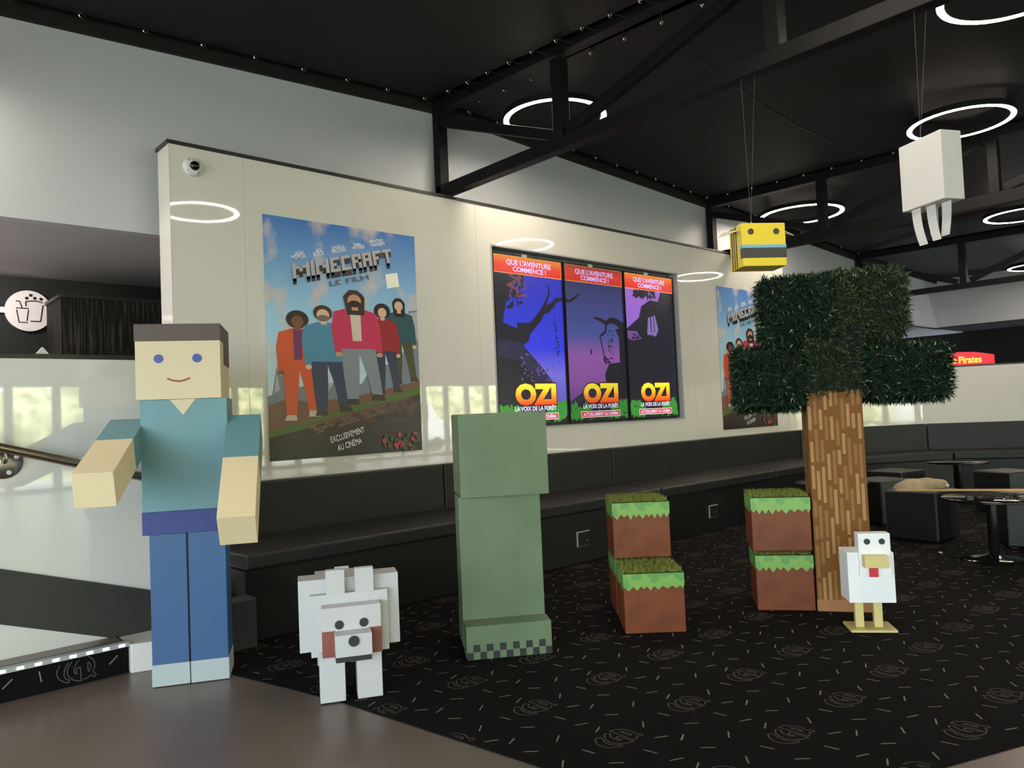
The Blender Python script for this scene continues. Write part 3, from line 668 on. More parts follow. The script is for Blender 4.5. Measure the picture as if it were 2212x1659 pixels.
# ------------------------------------------------------------------ three upright screens
def scr_screen(idx, label, xc0, xc1):
    z0, z1 = 1.040, 2.508; Wd, Ht = xc1-xc0, z1-z0
    t = thing('display_screen', label, 'screen', (xc0, 4.735, z0), 0, 'upright screens in the partition')
    bx('casing', t, 0, Wd, .004, .06, 0, Ht, black_steel, .002)
    b = MB(); w_ = .013
    for q in ((0, Wd, 0, w_), (0, Wd, Ht-w_, Ht), (0, w_, w_, Ht-w_), (Wd-w_, Wd, w_, Ht-w_)): b.box(q[0], q[1], -.008, .004, q[2], q[3], mat('screen_bezel', (14, 14, 15), .3))
    b.build('bezel', t)
    bx('mounting_tab', t, Wd*.40, Wd*.47, -.012, -.008, Ht-.013, Ht+.012, plastic_w, .001)
    f = Flat(); f.y = 0
    E = .62 if idx == 1 else .85
    U = lambda u: w_+u*(Wd-2*w_)
    V = lambda v: w_+v*(Ht-2*w_)
    g = lambda n, c: glow(f'screen{idx}_'+n, c, E)
    P = lambda pts, m: f.poly([(U(u), V(v)) for u, v in pts], m)
    bgst = {0: [(0, (60, 60, 150)), (.3, (104, 96, 196)), (.45, (44, 52, 200)), (1, (30, 34, 150))], 1: [(0, (50, 36, 90)), (.25, (128, 74, 150)), (.42, (140, 84, 160)), (.55, (70, 80, 150)), (1, (34, 38, 74))], 2: [(0, (20, 18, 34)), (.4, (60, 44, 100)), (.62, (128, 90, 190)), (1, (150, 92, 170))]}[idx]
    f.add([(U(0), f.y, V(0)), (U(1), f.y, V(0)), (U(1), f.y, V(1)), (U(0), f.y, V(1))], [(0, 1, 2, 3)], grad(f'screen{idx}_sky', bgst, 0, Ht, emit=E))
    dk = g('night', (22, 20, 34)); dk2 = g('night_blue', (34, 32, 62)); vio = g('violet', (98, 66, 128)); warm = g('warm_leaf', (110, 62, 60))
    rnd = random.Random(11+idx)
    def stem(pts, r0, r1, m):
        L = []; R = []
        for k, (u, v) in enumerate(pts):
            a = pts[max(k-1, 0)]; c = pts[min(k+1, len(pts)-1)]; d = math.hypot(c[0]-a[0], c[1]-a[1]) or 1
            r = r0+(r1-r0)*k/(len(pts)-1); L.append((u-(c[1]-a[1])/d*r, v+(c[0]-a[0])/d*r*.55)); R.append((u+(c[1]-a[1])/d*r, v-(c[0]-a[0])/d*r*.55))
        f.layer()
        for k in range(len(pts)-1):
            q = [L[k], L[k+1], R[k+1], R[k]]; f.add([(U(max(0, min(1, u))), f.y, V(v)) for u, v in q], [(0, 1, 2, 3)], m)
    def leaves(u0, u1, v0, v1, n, m, r=.02):
        f.layer()
        for q in range(n):
            u, v, a = rnd.uniform(u0, u1), rnd.uniform(v0, v1), rnd.uniform(0, PI); rr = r*rnd.uniform(.5, 1.2)
            pts = [(u+rr*math.cos(a), v+rr*.5*math.sin(a)), (u-rr*.4*math.sin(a), v+rr*.25*math.cos(a)), (u-rr*math.cos(a), v-rr*.5*math.sin(a)), (u+rr*.4*math.sin(a), v-rr*.25*math.cos(a))]
            f.add([(U(max(0, min(1, p))), f.y-q*.000001, V(max(0, min(1, s_)))) for p, s_ in pts], [(0, 1, 2, 3)], m)
    if idx == 0:
        P([(0, .89), (.18, .89), (.22, .78), (.14, .70), (.10, .60), (.30, .57), (.52, .59), (.46, .50), (.36, .46), (.0, .46)], dk)
        P([(0, .50), (.34, .49), (.52, .40), (.66, .33), (.80, .25), (.84, .16), (.84, 0), (0, 0)], dk2)
        P([(0, .40), (.30, .38), (.50, .30), (.60, .18), (.64, 0), (0, 0)], dk)
        stem([(.3, .57), (.5, .58), (.62, .64), (.70, .69), (.82, .72), (.9, .76), (1, .77)], .06, .02, dk); stem([(.66, .67), (.74, .74), (.80, .80), (.78, .85)], .025, .008, dk); stem([(.7, .69), (.76, .68), (.88, .73)], .02, .01, dk)
        leaves(.02, .40, .68, .90, 60, dk, .06); leaves(.18, .46, .76, .90, 40, warm, .035); leaves(.84, .92, .42, .62, 26, dk, .02); stem([(.86, .70), (.87, .55), (.90, .40)], .003, .003, dk)
        leaves(.3, .8, .2, .42, 50, vio, .03)
    elif idx == 1:
        P([(.68, 0), (.62, .30), (.70, .37), (.90, .38), (.90, .55), (.84, .60), (1, .62), (1, 0)], dk)
        P([(0, .12), (.2, .18), (.45, .24), (.68, .24), (.68, 0), (0, 0)], dk2); P([(0, 0), (0, .10), (.3, .14), (.6, .12), (1, .14), (1, 0)], dk)
        stem([(1, .62), (.86, .655), (.76, .66), (.68, .64), (.58, .66), (.46, .67)], .05, .012, dk); stem([(.68, .64), (.66, .58), (.56, .55), (.6, .47), (.62, .40)], .02, .006, dk); stem([(.1, .77), (.16, .79), (.24, .82)], .02, .006, dk); stem([(0, .765), (.1, .765), (.2, .80)], .02, .008, dk)
        leaves(.70, .80, .40, .60, 40, dk, .018); leaves(.6, .72, .36, .42, 20, dk, .03); P([(.38, .43), (.41, .43), (.41, .46), (.39, .46)], dk)
    else:
        P([(0, .60), (0, .0), (1, 0), (1, .89), (.74, .89), (.66, .80), (.5, .76), (.36, .72), (.28, .64), (.14, .62)], dk)
        P([(.45, .70), (.60, .72), (.66, .62), (.60, .57), (.42, .58)], g('gap_violet', (120, 96, 160))); stem([(.02, .58), (.16, .62), (.30, .66), (.36, .74), (.52, .78), (.70, .77)], .06, .09, dk)
        leaves(.2, .62, .84, .90, 40, dk, .06); P([(.02, .60), (.2, .60), (.3, .55), (.1, .53), (.02, .55)], vio); leaves(.1, .65, .52, .58, 40, dk, .03); stem([(.5, .72), (.51, .60)], .01, .008, dk); stem([(.56, .71), (.58, .60)], .008, .006, dk)
    P([(0, 0), (1, 0), (1, .04), (0, .05)], g('soil', (16, 26, 20)))
    leaves(0.02, .30, .02, .11, 40, g('fern', (52, 132, 46)), .07); leaves(.68, 1, .02, .12, 50, g('fern', (52, 132, 46)), .07); leaves(.3, .7, .02, .05, 20, g('fern_dark', (30, 84, 36)), .06)
    ban = grad(f'screen{idx}_banner', [(0, (206, 40, 34)), (.5, (214, 58, 34)), (1, (206, 120, 40) if idx != 1 else (150, 60, 60))], V(.895), V(1), emit=E)
    P([(0, .893), (1, .893), (1, 1), (0, 1)], g('banner_edge', (230, 170, 70))); P([(.006, .897), (.994, .897), (.994, .998), (.006, .998)], ban)
    lt = g('lilac_text', (206, 186, 250))
    T = lambda s_, u0, u1, v, h, m, bold=.03: f.text(s_, (U(u0), V(v)), (U(u1), V(v)), h*(Ht-2*w_), m, bold)
    T('QUE L\'AVENTURE', .18, .84, .947, .030, lt); T('COMMENCE !', .27, .76, .909, .029, lt)
    T('OZI', .22, .85, .119, .118, g('title_edge', (70, 24, 12)), .085)
    T('OZI', .232, .838, .122, .112, grad(f'screen{idx}_title', [(0, (226, 62, 22)), (.35, (240, 140, 30)), (.65, (246, 206, 40)), (1, (240, 232, 60))], V(.115), V(.24), emit=E), .06)
    wt = g('white_text', (224, 216, 250))
    T('LA VOIX DE LA FORÊT', .22, .83, .080, .025, wt)
    P([(.18, .022), (.86, .022), (.86, .062), (.18, .062)], g('button_edge', (236, 220, 220))); P([(.188, .026), (.852, .026), (.852, .058), (.188, .058)], g('button', (196, 40, 44)))
    T('ACTUELLEMENT AU CINÉMA', .21, .83, .0325, .019, wt)
    f.build('display', t, recalc=False)
scr_screen(0, 'left screen of three, glowing blue night sky above a dark branch', 4.150, 4.990)
scr_screen(1, 'middle screen of three, dimmer violet dusk picture', 5.003, 5.843)
scr_screen(2, 'right screen of three, mostly black picture with a violet patch', 5.856, 6.668)

# ------------------------------------------------------------------ box-built figures (painted board)
skin = mat('board_skin_beige', (214, 198, 164), .5); skin2 = mat('board_arm_beige', (230, 212, 172), .5)
hairb = mat('board_brown', (84, 69, 62), .5); teal = mat('board_teal', (100, 144, 154), .5, noise=((3, 3, 3), (106, 149, 157), .3, .7))
navy = mat('board_navy', (36, 55, 126), .5); bluel = mat('board_blue', (50, 89, 136), .5); shoe = mat('board_pale_grey', (172, 183, 184), .5)
ink = mat('board_black', (40, 42, 44), .5); seam_m = mat('board_edge', (150, 140, 120), .6)
t = thing('box_person_figure', 'tall box-built person figure in teal top and blue trousers', 'figure', (1.089, 3.645, .003), math.radians(-27.4))
sd = .20
for s0, s1 in ((.0, .1535), (.1615, .32)):
    l = bx('leg', t, s0, s1, .0, sd, .095, .676, bluel, .002)
    bx('shoe', l, s0-.002, s1+.002, -.002, sd+.002, 0, .096, shoe, .002)
bx('leg_gap', t, .1535, .1615, .012, sd-.01, 0, .676, ink, 0)
bx('torso', t, -.025, .343, -.004, .25, .672, 1.278, teal, .002)
bx('waistband', t, -.027, .345, -.007, .252, .672, .775, navy, .002)
hd = MB(); hd.box(-.037, .322, -.02, .345, 1.278, 1.617, skin); h = hd.build('head', t, bevel=.002)
hh = MB(); hh.box(-.040, .325, -.023, .348, 1.542, 1.620, hairb); hh.box(-.040, .325, .12, .348, 1.44, 1.545, hairb); hh.build('hair', h, bevel=.002)
for s_ in (.060, .222):
    q = MB(); q.lathe([(.020, 0), (.020, .003)], mat('eye_blue', (50, 70, 150), .4), 24); q.build('eye', h, (s_, -.020, 1.462), (PI/2, 0, 0))
q = MB(); q.tube([(.095, -.021, 1.372), (.118, -.021, 1.362), (.142, -.021, 1.358), (.166, -.021, 1.362), (.189, -.021, 1.372)], .004, mat('mouth_rust', (168, 92, 72), .5), 8); q.build('mouth', h)
q = MB(); q.extr([(.10, -.0065, 1.277), (.21, -.0065, 1.277), (.155, -.0065, 1.205)], (0, .003, 0), skin); q.build('neckline', t)
def arm(name, s0, s1, p_sh, p_el, p_hand, th, split):
    a = Vector((0, p_sh[0], p_sh[1])); h_ = Vector((0, p_hand[0], p_hand[1])); d = (h_-a).normalized(); nrmv = Vector((0, -d.z, d.y))
    if nrmv.z > 0: nrmv = -nrmv
    def seg(u0, u1, g):
        A = a+(h_-a)*u0; B = a+(h_-a)*u1
        P = [A, B, B+nrmv*th, A+nrmv*th]; m = MB()
        m.extr([(s0-g, p.y-0, p.z) for p in P], (s1-s0+2*g, 0, 0), teal if g else skin2); return m
    o = seg(0, split, .001).build(name, t, bevel=.002)
    seg(split, 1, 0).build('forearm', o, bevel=.002)
arm('sleeve', -.168, -.022, (.096, 1.198), None, (-.52, .989), .142, .42)
arm('sleeve', .338, .486, (.05, 1.197), None, (-.475, .782), .160, .45)

# green box column figure
grn = mat('board_sage_green', (95, 114, 85), .5, noise=((5, 5, 5), (107, 126, 96), .3, .72)); grnd = mat('board_green_patch', (92, 116, 90), .5)
grnt = mat('board_green_seam', (70, 92, 70), .6)
t = thing('green_box_figure', 'chest-high sage green figure of stacked painted boxes with a checked foot edge', 'figure', (2.237, 2.836, .005), math.radians(-33.2))
fb = bx('front_foot', t, -.006, .402, 0, .125, 0, .155, grn, .003)
c = MB(); n = 13
for k in range(n):
    s0, s1 = -.006+.408*k/n, -.006+.408*(k+1)/n
    r = 0 if k % 2 == 0 else 1
    c.box(s0, s1, -.0015, .001, .035*r+.002, .035*(r+1), ink)
c.build('checked_border', fb)
bx('back_foot', t, .0, .402, .335, .46, 0, .155, grn, .003)
bx('body', t, -.008, .398, .127, .333, .02, .748, grn, .003)
h = bx('head', t, .0, .432, .06, .46, .748, 1.152, grn, .003)

# white box dog
wht = mat('board_white', (196, 195, 195), .5); whtin = mat('board_cream_top', (232, 222, 208), .5); rust = mat('board_rust', (138, 78, 66), .5)
t = thing('box_dog_figure', 'small white box-built dog figure with brown cheeks', 'figure', (1.499, 2.878, .005), math.radians(-26.7))
for s0, s1 in ((0, .102), (.15, .252)):
    bx('leg', t, s0, s1, 0, .10, 0, .20, wht, .002); bx('leg', t, s0, s1, .50, .60, 0, .20, wht, .002)
bx('mane', t, -.075, .337, .055, .175, .196, .490, wht, .002)
bx('body', t, .0, .26, .175, .62, .20, .42, wht, .002)
h = bx('head', t, -.030, .287, .02, .054, .182, .432, wht, .002)
f_ = bx('face', h, .014, .250, -.05, .02, .195, .392, wht, .002)
for s0, s1 in ((.013, .066), (.200, .2515)): bx('cheek', f_, s0, s1, -.052, -.02, .196, .300, rust, .001)
for s0 in (.082, .180):
    q = MB(); q.lathe([(.018, 0), (.018, .003)], ink, 20); q.build('eye', f_, (s0, -.05, .322), (PI/2, 0, 0))
sn = bx('snout', h, .062, .205, -.125, -.05, .212, .298, wht, .002); bx('jaw', h, .062, .203, -.118, -.05, .190, .2115, ink, .002)
q = MB(); q.lathe([(.021, 0), (.021, .006)], ink, 24); q.build('nose', sn, (.1335, -.125, .272), (PI/2, 0, 0))
for s0 in (.036, .154): bx('ear', h, s0, s0+.076, .012, .05, .432, .530, wht, .002)
b = MB(); b.beam((.13, .615, .40), (.13, .80, .30), .07, .07, wht); b.build('tail', t, bevel=.002)

# white box hen
yel = mat('board_straw_yellow', (214, 196, 130), .45); redm = mat('board_red', (206, 42, 46), .45); whb = mat('board_bright_white', (240, 240, 238), .45)
t = thing('box_hen_figure', 'small white box-built hen figure with yellow beak, on a yellow foot plate', 'figure', (3.740, 1.707, .005), math.radians(-52.1))
bx('foot_plate', t, 0, .215, 0, .165, 0, .012, yel, .002)
for s0 in (.036, .124): bx('leg', t, s0, s0+.040, .055, .085, .012, .15, yel, .002)
bx('body', t, 0, .215, 0, .165, .145, .390, whb, .002)
h = bx('head', t, .050, .197, -.022, .045, .275, .486, whb, .002)
bx('beak', h, .062, .170, -.072, -.022, .328, .386, yel, .002); bx('wattle', h, .092, .132, -.034, -.0215, .277, .328, redm, .002)
for s0 in (.090, .158):
    q = MB(); q.lathe([(.0145, 0), (.0145, .003)], ink, 20); q.build('eye', h, (s0, -.022, .447), (PI/2, 0, 0))

# ------------------------------------------------------------------ turf-topped boxes
brown = mat('box_brown_vinyl', (122, 66, 38), .42, spec=.3, noise=((9, 9, 9), (110, 57, 33), .42, .6), bump=(7, .10, .02)); gband = mat('box_green_vinyl', (100, 156, 80), .36, noise=((11, 11, 11), (126, 174, 82), .49, .52))
blade = [mat('turf_blade', (132, 140, 48), .6), mat('turf_blade_light', (162, 166, 76), .6), mat('turf_blade_dark', (92, 104, 36), .6)]
turf_base = mat('turf_backing', (40, 50, 20), .9)
def blades(b, o, u, v, n, cnt, ln, wd, mats, tilt, rnd, bend=0):
    o, u, v, n = Vector(o), Vector(u), Vector(v), Vector(n)
    uu, vv = u.normalized(), v.normalized()
    idx = [b.i(m) for m in mats]; dead = len(b.mats)
    for k in range(cnt):
        p = o+u*rnd.random()+v*rnd.random()
        d = (n+uu*rnd.gauss(0, tilt)+vv*rnd.gauss(0, tilt)).normalized()
        a = rnd.random()*PI; sdv = (uu*math.cos(a)+vv*math.sin(a))*wd/2; L = ln*rnd.uniform(.6, 1.15)
        q = len(b.v); 
        if bend:
            e_ = (d+uu*rnd.gauss(0, bend)+vv*rnd.gauss(0, bend)-Vector((0, 0, bend*.6))).normalized(); mid = p+d*L*.5
            b.v += [tuple(p-sdv), tuple(p+sdv), tuple(mid+sdv), tuple(mid-sdv), tuple(mid+e_*L*.5)]; c_ = rnd.choice(idx)
            b.f += [(q, q+1, q+2, q+3), (q+3, q+2, q+4)]; b.mi += [c_, c_]; b.sm += [False, False]
        else:
            b.v += [tuple(p-sdv), tuple(p+sdv), tuple(p+d*L)]; b.f.append((q, q+1, q+2)); b.mi.append(rnd.choice(idx)); b.sm.append(False)
def turf_box(label, loc, ang, w_=.308, pile=.024, h_=.300):
    t = thing('turf_topped_box', label, 'box', loc, math.radians(ang), 'brown boxes with a green band and turf top')
    bx('body', t, 0, w_, 0, w_, 0, h_-.062, brown, .004)
    # green band whose lower edge is a fringe of pointed tufts
    b = MB(); rnd = random.Random(int(loc[0]*100)); e = .0015
    b.box(-e, w_+e, -e, w_+e, h_-.064, h_, gband)
    def side(o, d, nn):
        x = 0
        while x < w_-.01:
            wd = min(rnd.uniform(.026, .05), w_-x); dp = rnd.uniform(.014, .03)
            P = [(o[0]+d[0]*q, o[1]+d[1]*q, z) for q, z in ((x, h_-.063), (x+wd, h_-.063), (x+wd/2, h_-.063-dp))]
            b.extr(P, (nn[0]*e, nn[1]*e, 0), gband); x += wd
    side((0, 0), (1, 0), (0, -1)); side((0, 0), (0, 1), (-1, 0)); side((w_, 0), (0, 1), (1, 0)); side((0, w_), (1, 0), (0, 1))
    b.build('green_band', t)
    b = MB(); b.box(.004, w_-.004, .004, w_-.004, h_, h_+.004, turf_base)
    blades(b, (.004, .004, h_+.003), (w_-.008, 0, 0), (0, w_-.008, 0), (0, 0, 1), 4200, pile, .0035, blade, .45, random.Random(5))
    b.build('turf', t, recalc=False)
    return t
turf_box('turf-topped box on the floor in front of the left stack', (3.028, 2.542, .005), -43.3)
turf_box('lower turf-topped box at the back of the left stack, mostly hidden', (3.272, 2.80, .005), -43.0, .308, .016)
turf_box('upper turf-topped box of the left stack, its turf seen from above', (3.225, 2.762, .331), -43.0, .312)
turf_box('lower turf-topped box of the right stack, beside the tree trunk', (3.835, 2.264, .005), -53.5, .303, .014)
turf_box('upper turf-topped box of the right stack, beside the tree trunk', (3.824, 2.268, .331), -53.0, .312, .024, .292)

# ------------------------------------------------------------------ box tree
bark = mat('trunk_brown_card', (120, 78, 34), .6, spec=.2); bark_l = mat('trunk_light_strip', (168, 128, 82), .6, spec=.2); bark_m = mat('trunk_mid_strip', (144, 102, 58), .6, spec=.2)
fol = [mat('tinsel_dark_green', (16, 34, 22), .28), mat('tinsel_green', (34, 62, 36), .2), mat('tinsel_mid_green', (20, 44, 26), .2)]
fol2 = [mat('tinsel_olive', (42, 56, 32), .4), mat('tinsel_moss', (34, 54, 32), .45), mat('tinsel_olive_light', (58, 74, 42), .4)]
fbase = mat('foliage_core', (12, 22, 13), .9)
t = thing('box_tree', 'tall tree with square brown trunk and crown of dark green tinsel blocks', 'tree', (4.017, 2.009, .005), math.radians(-57.4))
b = MB(); b.box(0, .283, 0, .283, 0, 1.20, bark)
rnd = random.Random(21)
for face in range(4):
    for col in range(10):
        z = rnd.uniform(-.02, .06)
        while z < 1.19:
            L = rnd.uniform(.07, .20); m = rnd.choice([bark_l, bark_m, bark_m, bark_l]); x = .006+col*.0276+rnd.uniform(-.002, .002); wd = .0165
            z1 = min(z+L, 1.195)
            if m and z1 > .01:
                za = max(z, .004); e = .0008
                if face == 0: b.face([(x, -e, za), (x+wd, -e, za), (x+wd, -e, z1), (x, -e, z1)], m)
                elif face == 1: b.face([(-e, x, za), (-e, x, z1), (-e, x+wd, z1), (-e, x+wd, za)], m)
                elif face == 2: b.face([(.283+e, x, za), (.283+e, x+wd, za), (.283+e, x+wd, z1), (.283+e, x, z1)], m)
                else: b.face([(x, .283+e, za), (x, .283+e, z1), (x+wd, .283+e, z1), (x+wd, .283+e, za)], m)
            z += L+rnd.uniform(.015, .09)
b.build('trunk', t, recalc=False)
b = MB()
b.box(-.002, .285, -.002, .285, 0, .062, mat('trunk_foot_card', (156, 106, 60), .5)); b.build('trunk_foot', t)
def crown(s0, s1, t0, t1, z0, z1, mats, dens, ln, lab):
    b = MB(); b.box(s0, s1, t0, t1, z0, z1, fbase); rnd = random.Random(int(s0*977+z0*31))
    W_, T_, H_ = s1-s0, t1-t0, z1-z0
    for o, u, v, n in [((s0, t0, z0), (W_, 0, 0), (0, 0, H_), (0, -1, 0)), ((s0, t1, z0), (W_, 0, 0), (0, 0, H_), (0, 1, 0)), ((s0, t0, z0), (0, T_, 0), (0, 0, H_), (-1, 0, 0)),
                       ((s1, t0, z0), (0, T_, 0), (0, 0, H_), (1, 0, 0)), ((s0, t0, z1), (W_, 0, 0), (0, T_, 0), (0, 0, 1)), ((s0, t0, z0), (W_, 0, 0), (0, T_, 0), (0, 0, -1))]:
        blades(b, o, u, v, n, int(dens*Vector(u).length*Vector(v).length), ln, .0068, mats, .8, rnd, .5)
    o = b.build('foliage_block', t, recalc=False); o['label'] = lab
crown(-.195, .155, .0, .33, 1.495, 1.822, fol, 9500, .058, 'upper left block of dark green tinsel')
crown(.165, .525, .01, .34, 1.500, 1.835, fol2, 10500, .056, 'upper right block of moss green tinsel')
crown(-.355, -.015, -.03, .30, 1.125, 1.435, fol, 9500, .058, 'lower left block of dark green tinsel')
crown(-.005, .300, .0, .30, 1.185, 1.490, fol2, 10500, .050, 'middle block of moss green tinsel above the trunk')
crown(.335, .705, -.04, .29, 1.150, 1.405, fol, 9500, .058, 'lower right block of dark green tinsel')

# ------------------------------------------------------------------ hanging boxes
yb = mat('box_yellow_vinyl', (230, 205, 62), .32, bump=(6, .06, .01)); ybs = mat('box_yellow_stripe', (70, 60, 40), .45); gfl = mat('board_grey_black', (66, 66, 64), .4); pbl = mat('board_pale_blue', (126, 178, 204), .4)
wire_m = mat('nylon_thread', (110, 110, 106), .4)
t = thing('hanging_yellow_box', 'yellow box figure with small wings, hung on threads above the tree', 'hanging decoration', (3.72, 2.171, 2.133-.237), math.radians(-35.2))
bd = bx('body', t, 0, .251, 0, .165, 0, .237, yb, .004)
for k in range(3): bx('side_stripe', t, -.0015, .003, .07+k*.028, .082+k*.028, .004, .233, ybs, 0)
bx('dark_band', t, -.001, .252, -.0015, .03, .045, .100, gfl, .001); bx('blue_band', t, -.0012, .2522, -.0018, .03, .100, .118, pbl, .001)
for s0 in (.052, .198):
    q = MB(); q.lathe([(.017, 0), (.017, .002)], gfl, 20); q.build('eye', t, (s0, 0, .190), (PI/2, 0, 0))
wm = mat('wing_card', (206, 202, 196), .5)
b = MB(); b.extr([(0, .10, .205), (-.075, .08, .200), (-.115, .05, .168), (-.085, .02, .170), (-.03, .04, .196), (0, .04, .205)], (0, 0, .004), wm); b.build('wing', t)
b = MB(); b.extr([(.251, .10, .205), (.30, .08, .200), (.325, .05, .175), (.30, .03, .178), (.251, .04, .205)], (0, 0, .004), wm); b.build('wing', t)
def loc2(o, p):
    a = o.rotation_euler.z; d = Vector(p)-o.location
    return (d.x*math.cos(a)+d.y*math.sin(a), -d.x*math.sin(a)+d.y*math.cos(a), d.z)
def threads(o, hook, tops):
    b = MB(); b.tube([(hook[0]-.012, hook[1], hook[2]-.022), hook, (hook[0]+.012, hook[1], hook[2]-.022)], .0016, chrome, 6); b.build('hook', o)
    for p in tops:
        b = MB(); b.tube([hook, loc2(o, p)], .0006, wire_m, 5); b.build('thread', o)
threads(t, (.085, .06, .258), [(3.79, 2.165, 2.955), (3.83, 2.105, 2.955)])
gw = mat('paper_white', (206, 203, 198), .5, bump=(5, .12, .02)); gs = mat('paper_grey_dash', (160, 156, 152), .5)
t = thing('hanging_white_box', 'white wrapped box with dangling paper strips, hung at the upper right', 'hanging decoration', (3.80, 1.372, 2.332-.311), math.radians(-117.0))
bx('body', t, 0, .246, 0, .115, 0, .311, gw, .004)
for k, (s0, tt, L, dx) in enumerate([(.062, .02, .175, .022), (.128, .04, .165, .016), (.196, .06, .150, -.012), (.09, .09, .12, .0)]):
    b = MB(); w2 = .026
    P = []
    for q in range(7):
        z = -L*q/6; off = dx*(q/6)**2*1.5; P.append((s0+off, z))
    vs = [(a-w2*(1-.1*i/6), tt, z) for i, (a, z) in enumerate(P)]+[(a+w2*(1-.1*i/6), tt, z) for i, (a, z) in enumerate(P)]
    vs += [(x, y+.002, z) for x, y, z in vs]
    fs = []
    for q in range(6): fs += [(q, 7+q, 8+q, q+1), (14+q, 15+q, 22+q, 21+q), (q, q+1, 15+q, 14+q), (7+q, 21+q, 22+q, 8+q)]
    fs += [(0, 14, 21, 7), (6, 13, 27, 20)]
    b.add(vs, fs, gw); b.build('paper_strip', t)
threads(t, (.085, .05, .335), [(3.80, 1.265, 2.955), (3.84, 1.225, 2.955)])

# ------------------------------------------------------------------ stools, low tables
seamp = mat('stool_piping', (56, 56, 57), .4)
def make_stool():
    t = thing('cube_stool', '', 'stool', (0, 0, .006), 0, 'black cube stools')
    bx('cushion_body', t, -.2, .2, -.2, .2, .008, .395, leather_dk, .016, seg=4)
    for s_ in (-1, 1):
        for u in (-1, 1): b = MB(); b.tube([(s_*.1955, u*.1955, .02), (s_*.1955, u*.1955, .372)], .0035, seamp, 6); b.build('piping', t)
    for sx in (-1, 1):
        for sy in (-1, 1): bx('foot', t, sx*.16-.02, sx*.16+.02, sy*.16-.02, sy*.16+.02, 0, .009, plinth, 0)
    return t
ST = [(6.58, 2.37, -4, 'black cube stool carrying the beige bag'), (7.27, 2.97, -22, 'black cube stool just right of the tree trunk, behind the bag'),
 (8.20, 3.19, -12, 'black cube stool in front of the angled bench'), (8.46, 2.26, -25, 'black cube stool at the right edge, behind the far small table'),
 (6.70, 1.66, -60, 'black cube stool standing behind the round table with cables'), (9.3, 1.6, 10, None)]
st0 = None
for x, y, a, lab in ST:
    if lab is None: continue
    o = make_stool() if st0 is None else copy_tree(st0)
    if st0 is None: st0 = o
    o.location = (x, y, .006); o.rotation_euler.z = math.radians(a); o['label'] = lab
def make_table():
    t = thing('round_table', '', 'table', (0, 0, .006), 0, 'low round black tables')
    b = MB(); b.lathe([(.0, .41), (.290, .41), (.30, .414), (.30, .426), (.295, .430), (.0, .430)], table_blk, 56); b.build('tabletop', t)
    b = MB(); b.lathe([(.032, .03), (.032, .41)], table_blk, 24); b.build('pole', t)
    b = MB(); b.lathe([(.0, .0), (.200, .0), (.203, .006), (.195, .012), (.12, .022), (.06, .030), (.04, .040), (.0, .042)], table_blk, 48); b.build('base', t)
    return t
tb0 = None
for x, y, lab in [(5.964, 1.699, 'low round black table in front, with cables and papers on it'), (6.54, 3.09, 'low round black table mostly hidden behind the tree trunk'), (9.05, 2.87, 'low round black table farthest back, near the bench corner')]:
    o = make_table() if tb0 is None else copy_tree(tb0)
    if tb0 is None: tb0 = o
    o.location = (x, y, .006); o['label'] = lab
# bag, battens, cables, papers
clo = mat('beige_canvas', (176, 158, 128), .85, noise=((14, 14, 14), (150, 132, 104), .4, .65), bump=(11, .5, .02))
b = MB(); vs = []; fs = []; nu, nv = 28, 12
rnd = random.Random(4); ph = [rnd.uniform(0, 6) for _ in range(8)]
for i in range(nv+1):
    t_ = i/nv*PI/2
    for j in range(nu):
        a = 2*PI*j/nu
        r = 1+.10*math.sin(2*a+ph[0])+.07*math.sin(3*a+ph[1])+.05*math.sin(5*a+ph[2]); hz = 1+.16*math.sin(2*a+ph[3])*math.sin(t_*2)+.08*math.sin(5*a+ph[4]+3*t_)
        vs.append((.19*r*math.cos(t_)**.7*math.cos(a)+.02*math.sin(t_*2), .10*r*math.cos(t_)**.7*math.sin(a), .072*math.sin(t_)**.9*hz))
for i in range(nv):
    for j in range(nu): fs.append((i*nu+j, i*nu+(j+1) % nu, (i+1)*nu+(j+1) % nu, (i+1)*nu+j))
fs.append(tuple(reversed(range(nu))))
b.add(vs, fs, clo, True)
t = thing('canvas_bag', 'crumpled beige canvas bag lying on a black stool', 'bag', (6.63, 2.40, .402), math.radians(-50))
b.build('body', t)
b = MB(); b.tube([(.13, .0, .05), (.17, -.01, .035), (.20, -.02, .02), (.215, -.015, .012)], .016, mat('bag_lining', (206, 200, 190), .8), 10); b.build('strap_end', t)
woodm = mat('pale_batten_wood', (208, 170, 112), .5)
for k, (a, c, lab) in enumerate([((6.34, 2.47, .412), (6.07, 1.33, .493), 'upper of two pale wooden battens lying across stool and table'), ((6.30, 2.44, .412), (6.02, 1.36, .491), 'lower of two pale wooden battens lying across stool and table')]):
    b = MB(); ctr = Vector(a); b.beam((0, 0, 0), Vector(c)-ctr, .018, .010, woodm); tag(b.build('wooden_batten', None, ctr, bevel=.001), lab, 'batten', 'wooden battens')
cab = mat('black_cable', (16, 16, 16), .4)
rnd = random.Random(9)
for k, (cx_, cy_, lab) in enumerate([(5.84, 1.70, 'black cable coiled at the middle of the round table'), (5.95, 1.555, 'black cable coiled beside the papers on the round table')]):
    pts = []
    for q in range(60):
        a = q*.42; r = .045+.03*math.sin(q*.37+k)+.02*math.sin(q*.9)
        pts.append((r*math.cos(a)*.9, r*math.sin(a)*1.2, .004+.022*(.5+.5*math.sin(q*.53+k*2))))
    b = MB(); b.tube(pts, .0028, cab, 6); tag(b.build('cable', None, (cx_, cy_, .437)), lab, 'cable', 'cables on the table')
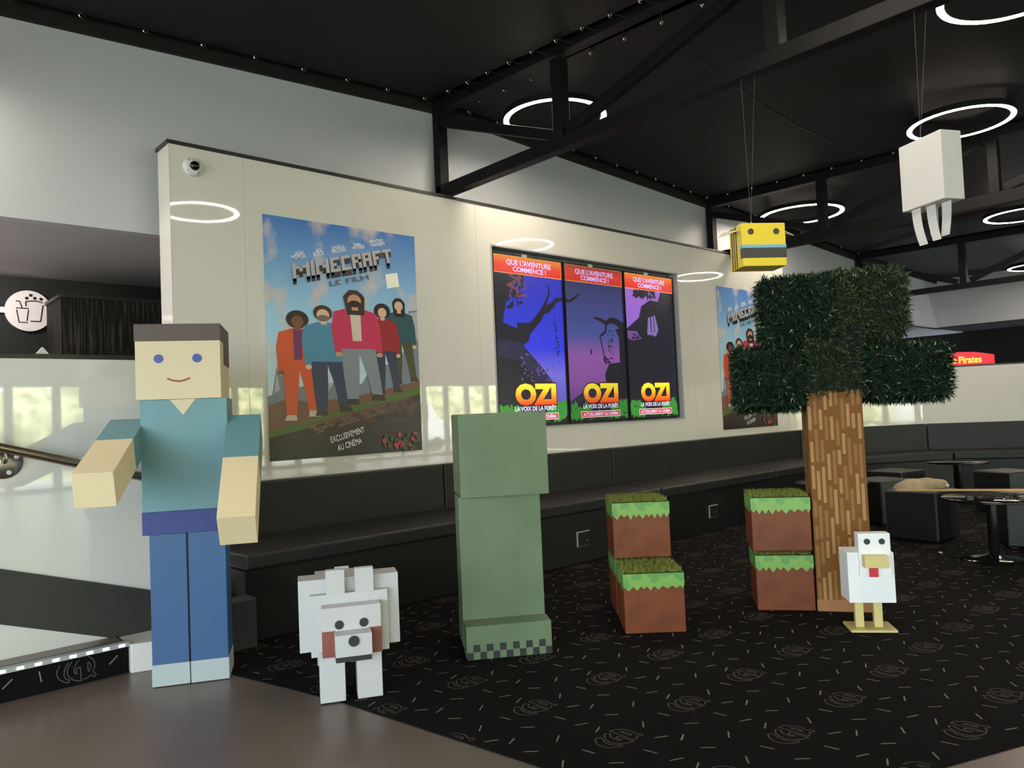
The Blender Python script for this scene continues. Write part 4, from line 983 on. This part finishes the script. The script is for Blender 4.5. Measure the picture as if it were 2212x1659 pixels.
bx_ = MB(); bx_.box(-.028, .028, -.02, .02, 0, .026, cab); tag(bx_.build('power_adapter', None, (5.72, 1.755, .4365), .5, bevel=.003), 'small black power adapter on the left of the round table', 'adapter')
for k, (x, y, a, lab) in enumerate([(6.06, 1.60, .3, 'white sheet of paper under the cables on the round table'), (6.03, 1.49, .9, 'white sheet of paper near the right edge of the round table')]):
    b = MB(); b.box(-.075, .075, -.052, .052, 0, .0015, mat('paper_sheet', (206, 204, 200), .6)); tag(b.build('paper_sheet', None, (x, y, .4364+.0022*k), a), lab, 'paper', 'papers on the table')
b = MB(); b.box(-.02, .02, -.012, .012, 0, .003, mat('yellow_scrap', (196, 186, 130), .7)); tag(b.build('paper_scrap', None, (6.02, 2.06, .0075), .5), 'tiny pale scrap lying on the carpet below the stool', 'scrap')

# ------------------------------------------------------------------ red machine behind the low wall
t = thing('amusement_machine', 'red machine top with yellow lettering behind the low wall at the right', 'machine', (12.95, 4.094, 0), math.radians(-63.2))
redp = glow('machine_red_light', (232, 30, 50), .75); redb = mat('machine_red_body', (150, 20, 28), .3)
bx('cabinet', t, -.35, .571, .012, .5, 0, 1.60, redb, .01)
b = MB(); P = [(-.35, 1.60), (.571, 1.60), (.571, 1.735), (.48, 1.757), (.32, 1.79), (.12, 1.802), (-.1, 1.80), (-.35, 1.78)]
b.extr([(s_, 0, z) for s_, z in P], (0, .12, 0), redp); hb = b.build('header_panel', t)
f = Flat(); f.y = -.001
f.text('The Pirates', (-.12, 1.628), (.40, 1.628), .105, glow('machine_orange', (236, 120, 40), .8), .07)
f.text('The Pirates', (-.12, 1.630), (.40, 1.630), .10, glow('machine_yellow', (250, 232, 80), .95), .015)
f.build('lettering', hb, recalc=False)
f = Flat(); f.y = 0
lm = glow('leaf_neon', (186, 60, 80), .5)
for a in (-1.0, -.5, 0, .5, 1.0): f.poly([(0, 0), (.035*math.sin(a)-.008, .05), (.07*math.sin(a), .03+.07*math.cos(a)), (.035*math.sin(a)+.008, .05)], lm)
f.build('neon_leaf', t, (-.05, .1, 1.90), recalc=False)
b = MB(); b.tube([(-.05, .105, 1.79), (-.05, .105, 1.92)], .004, black_steel, 6); b.build('leaf_stalk', t)
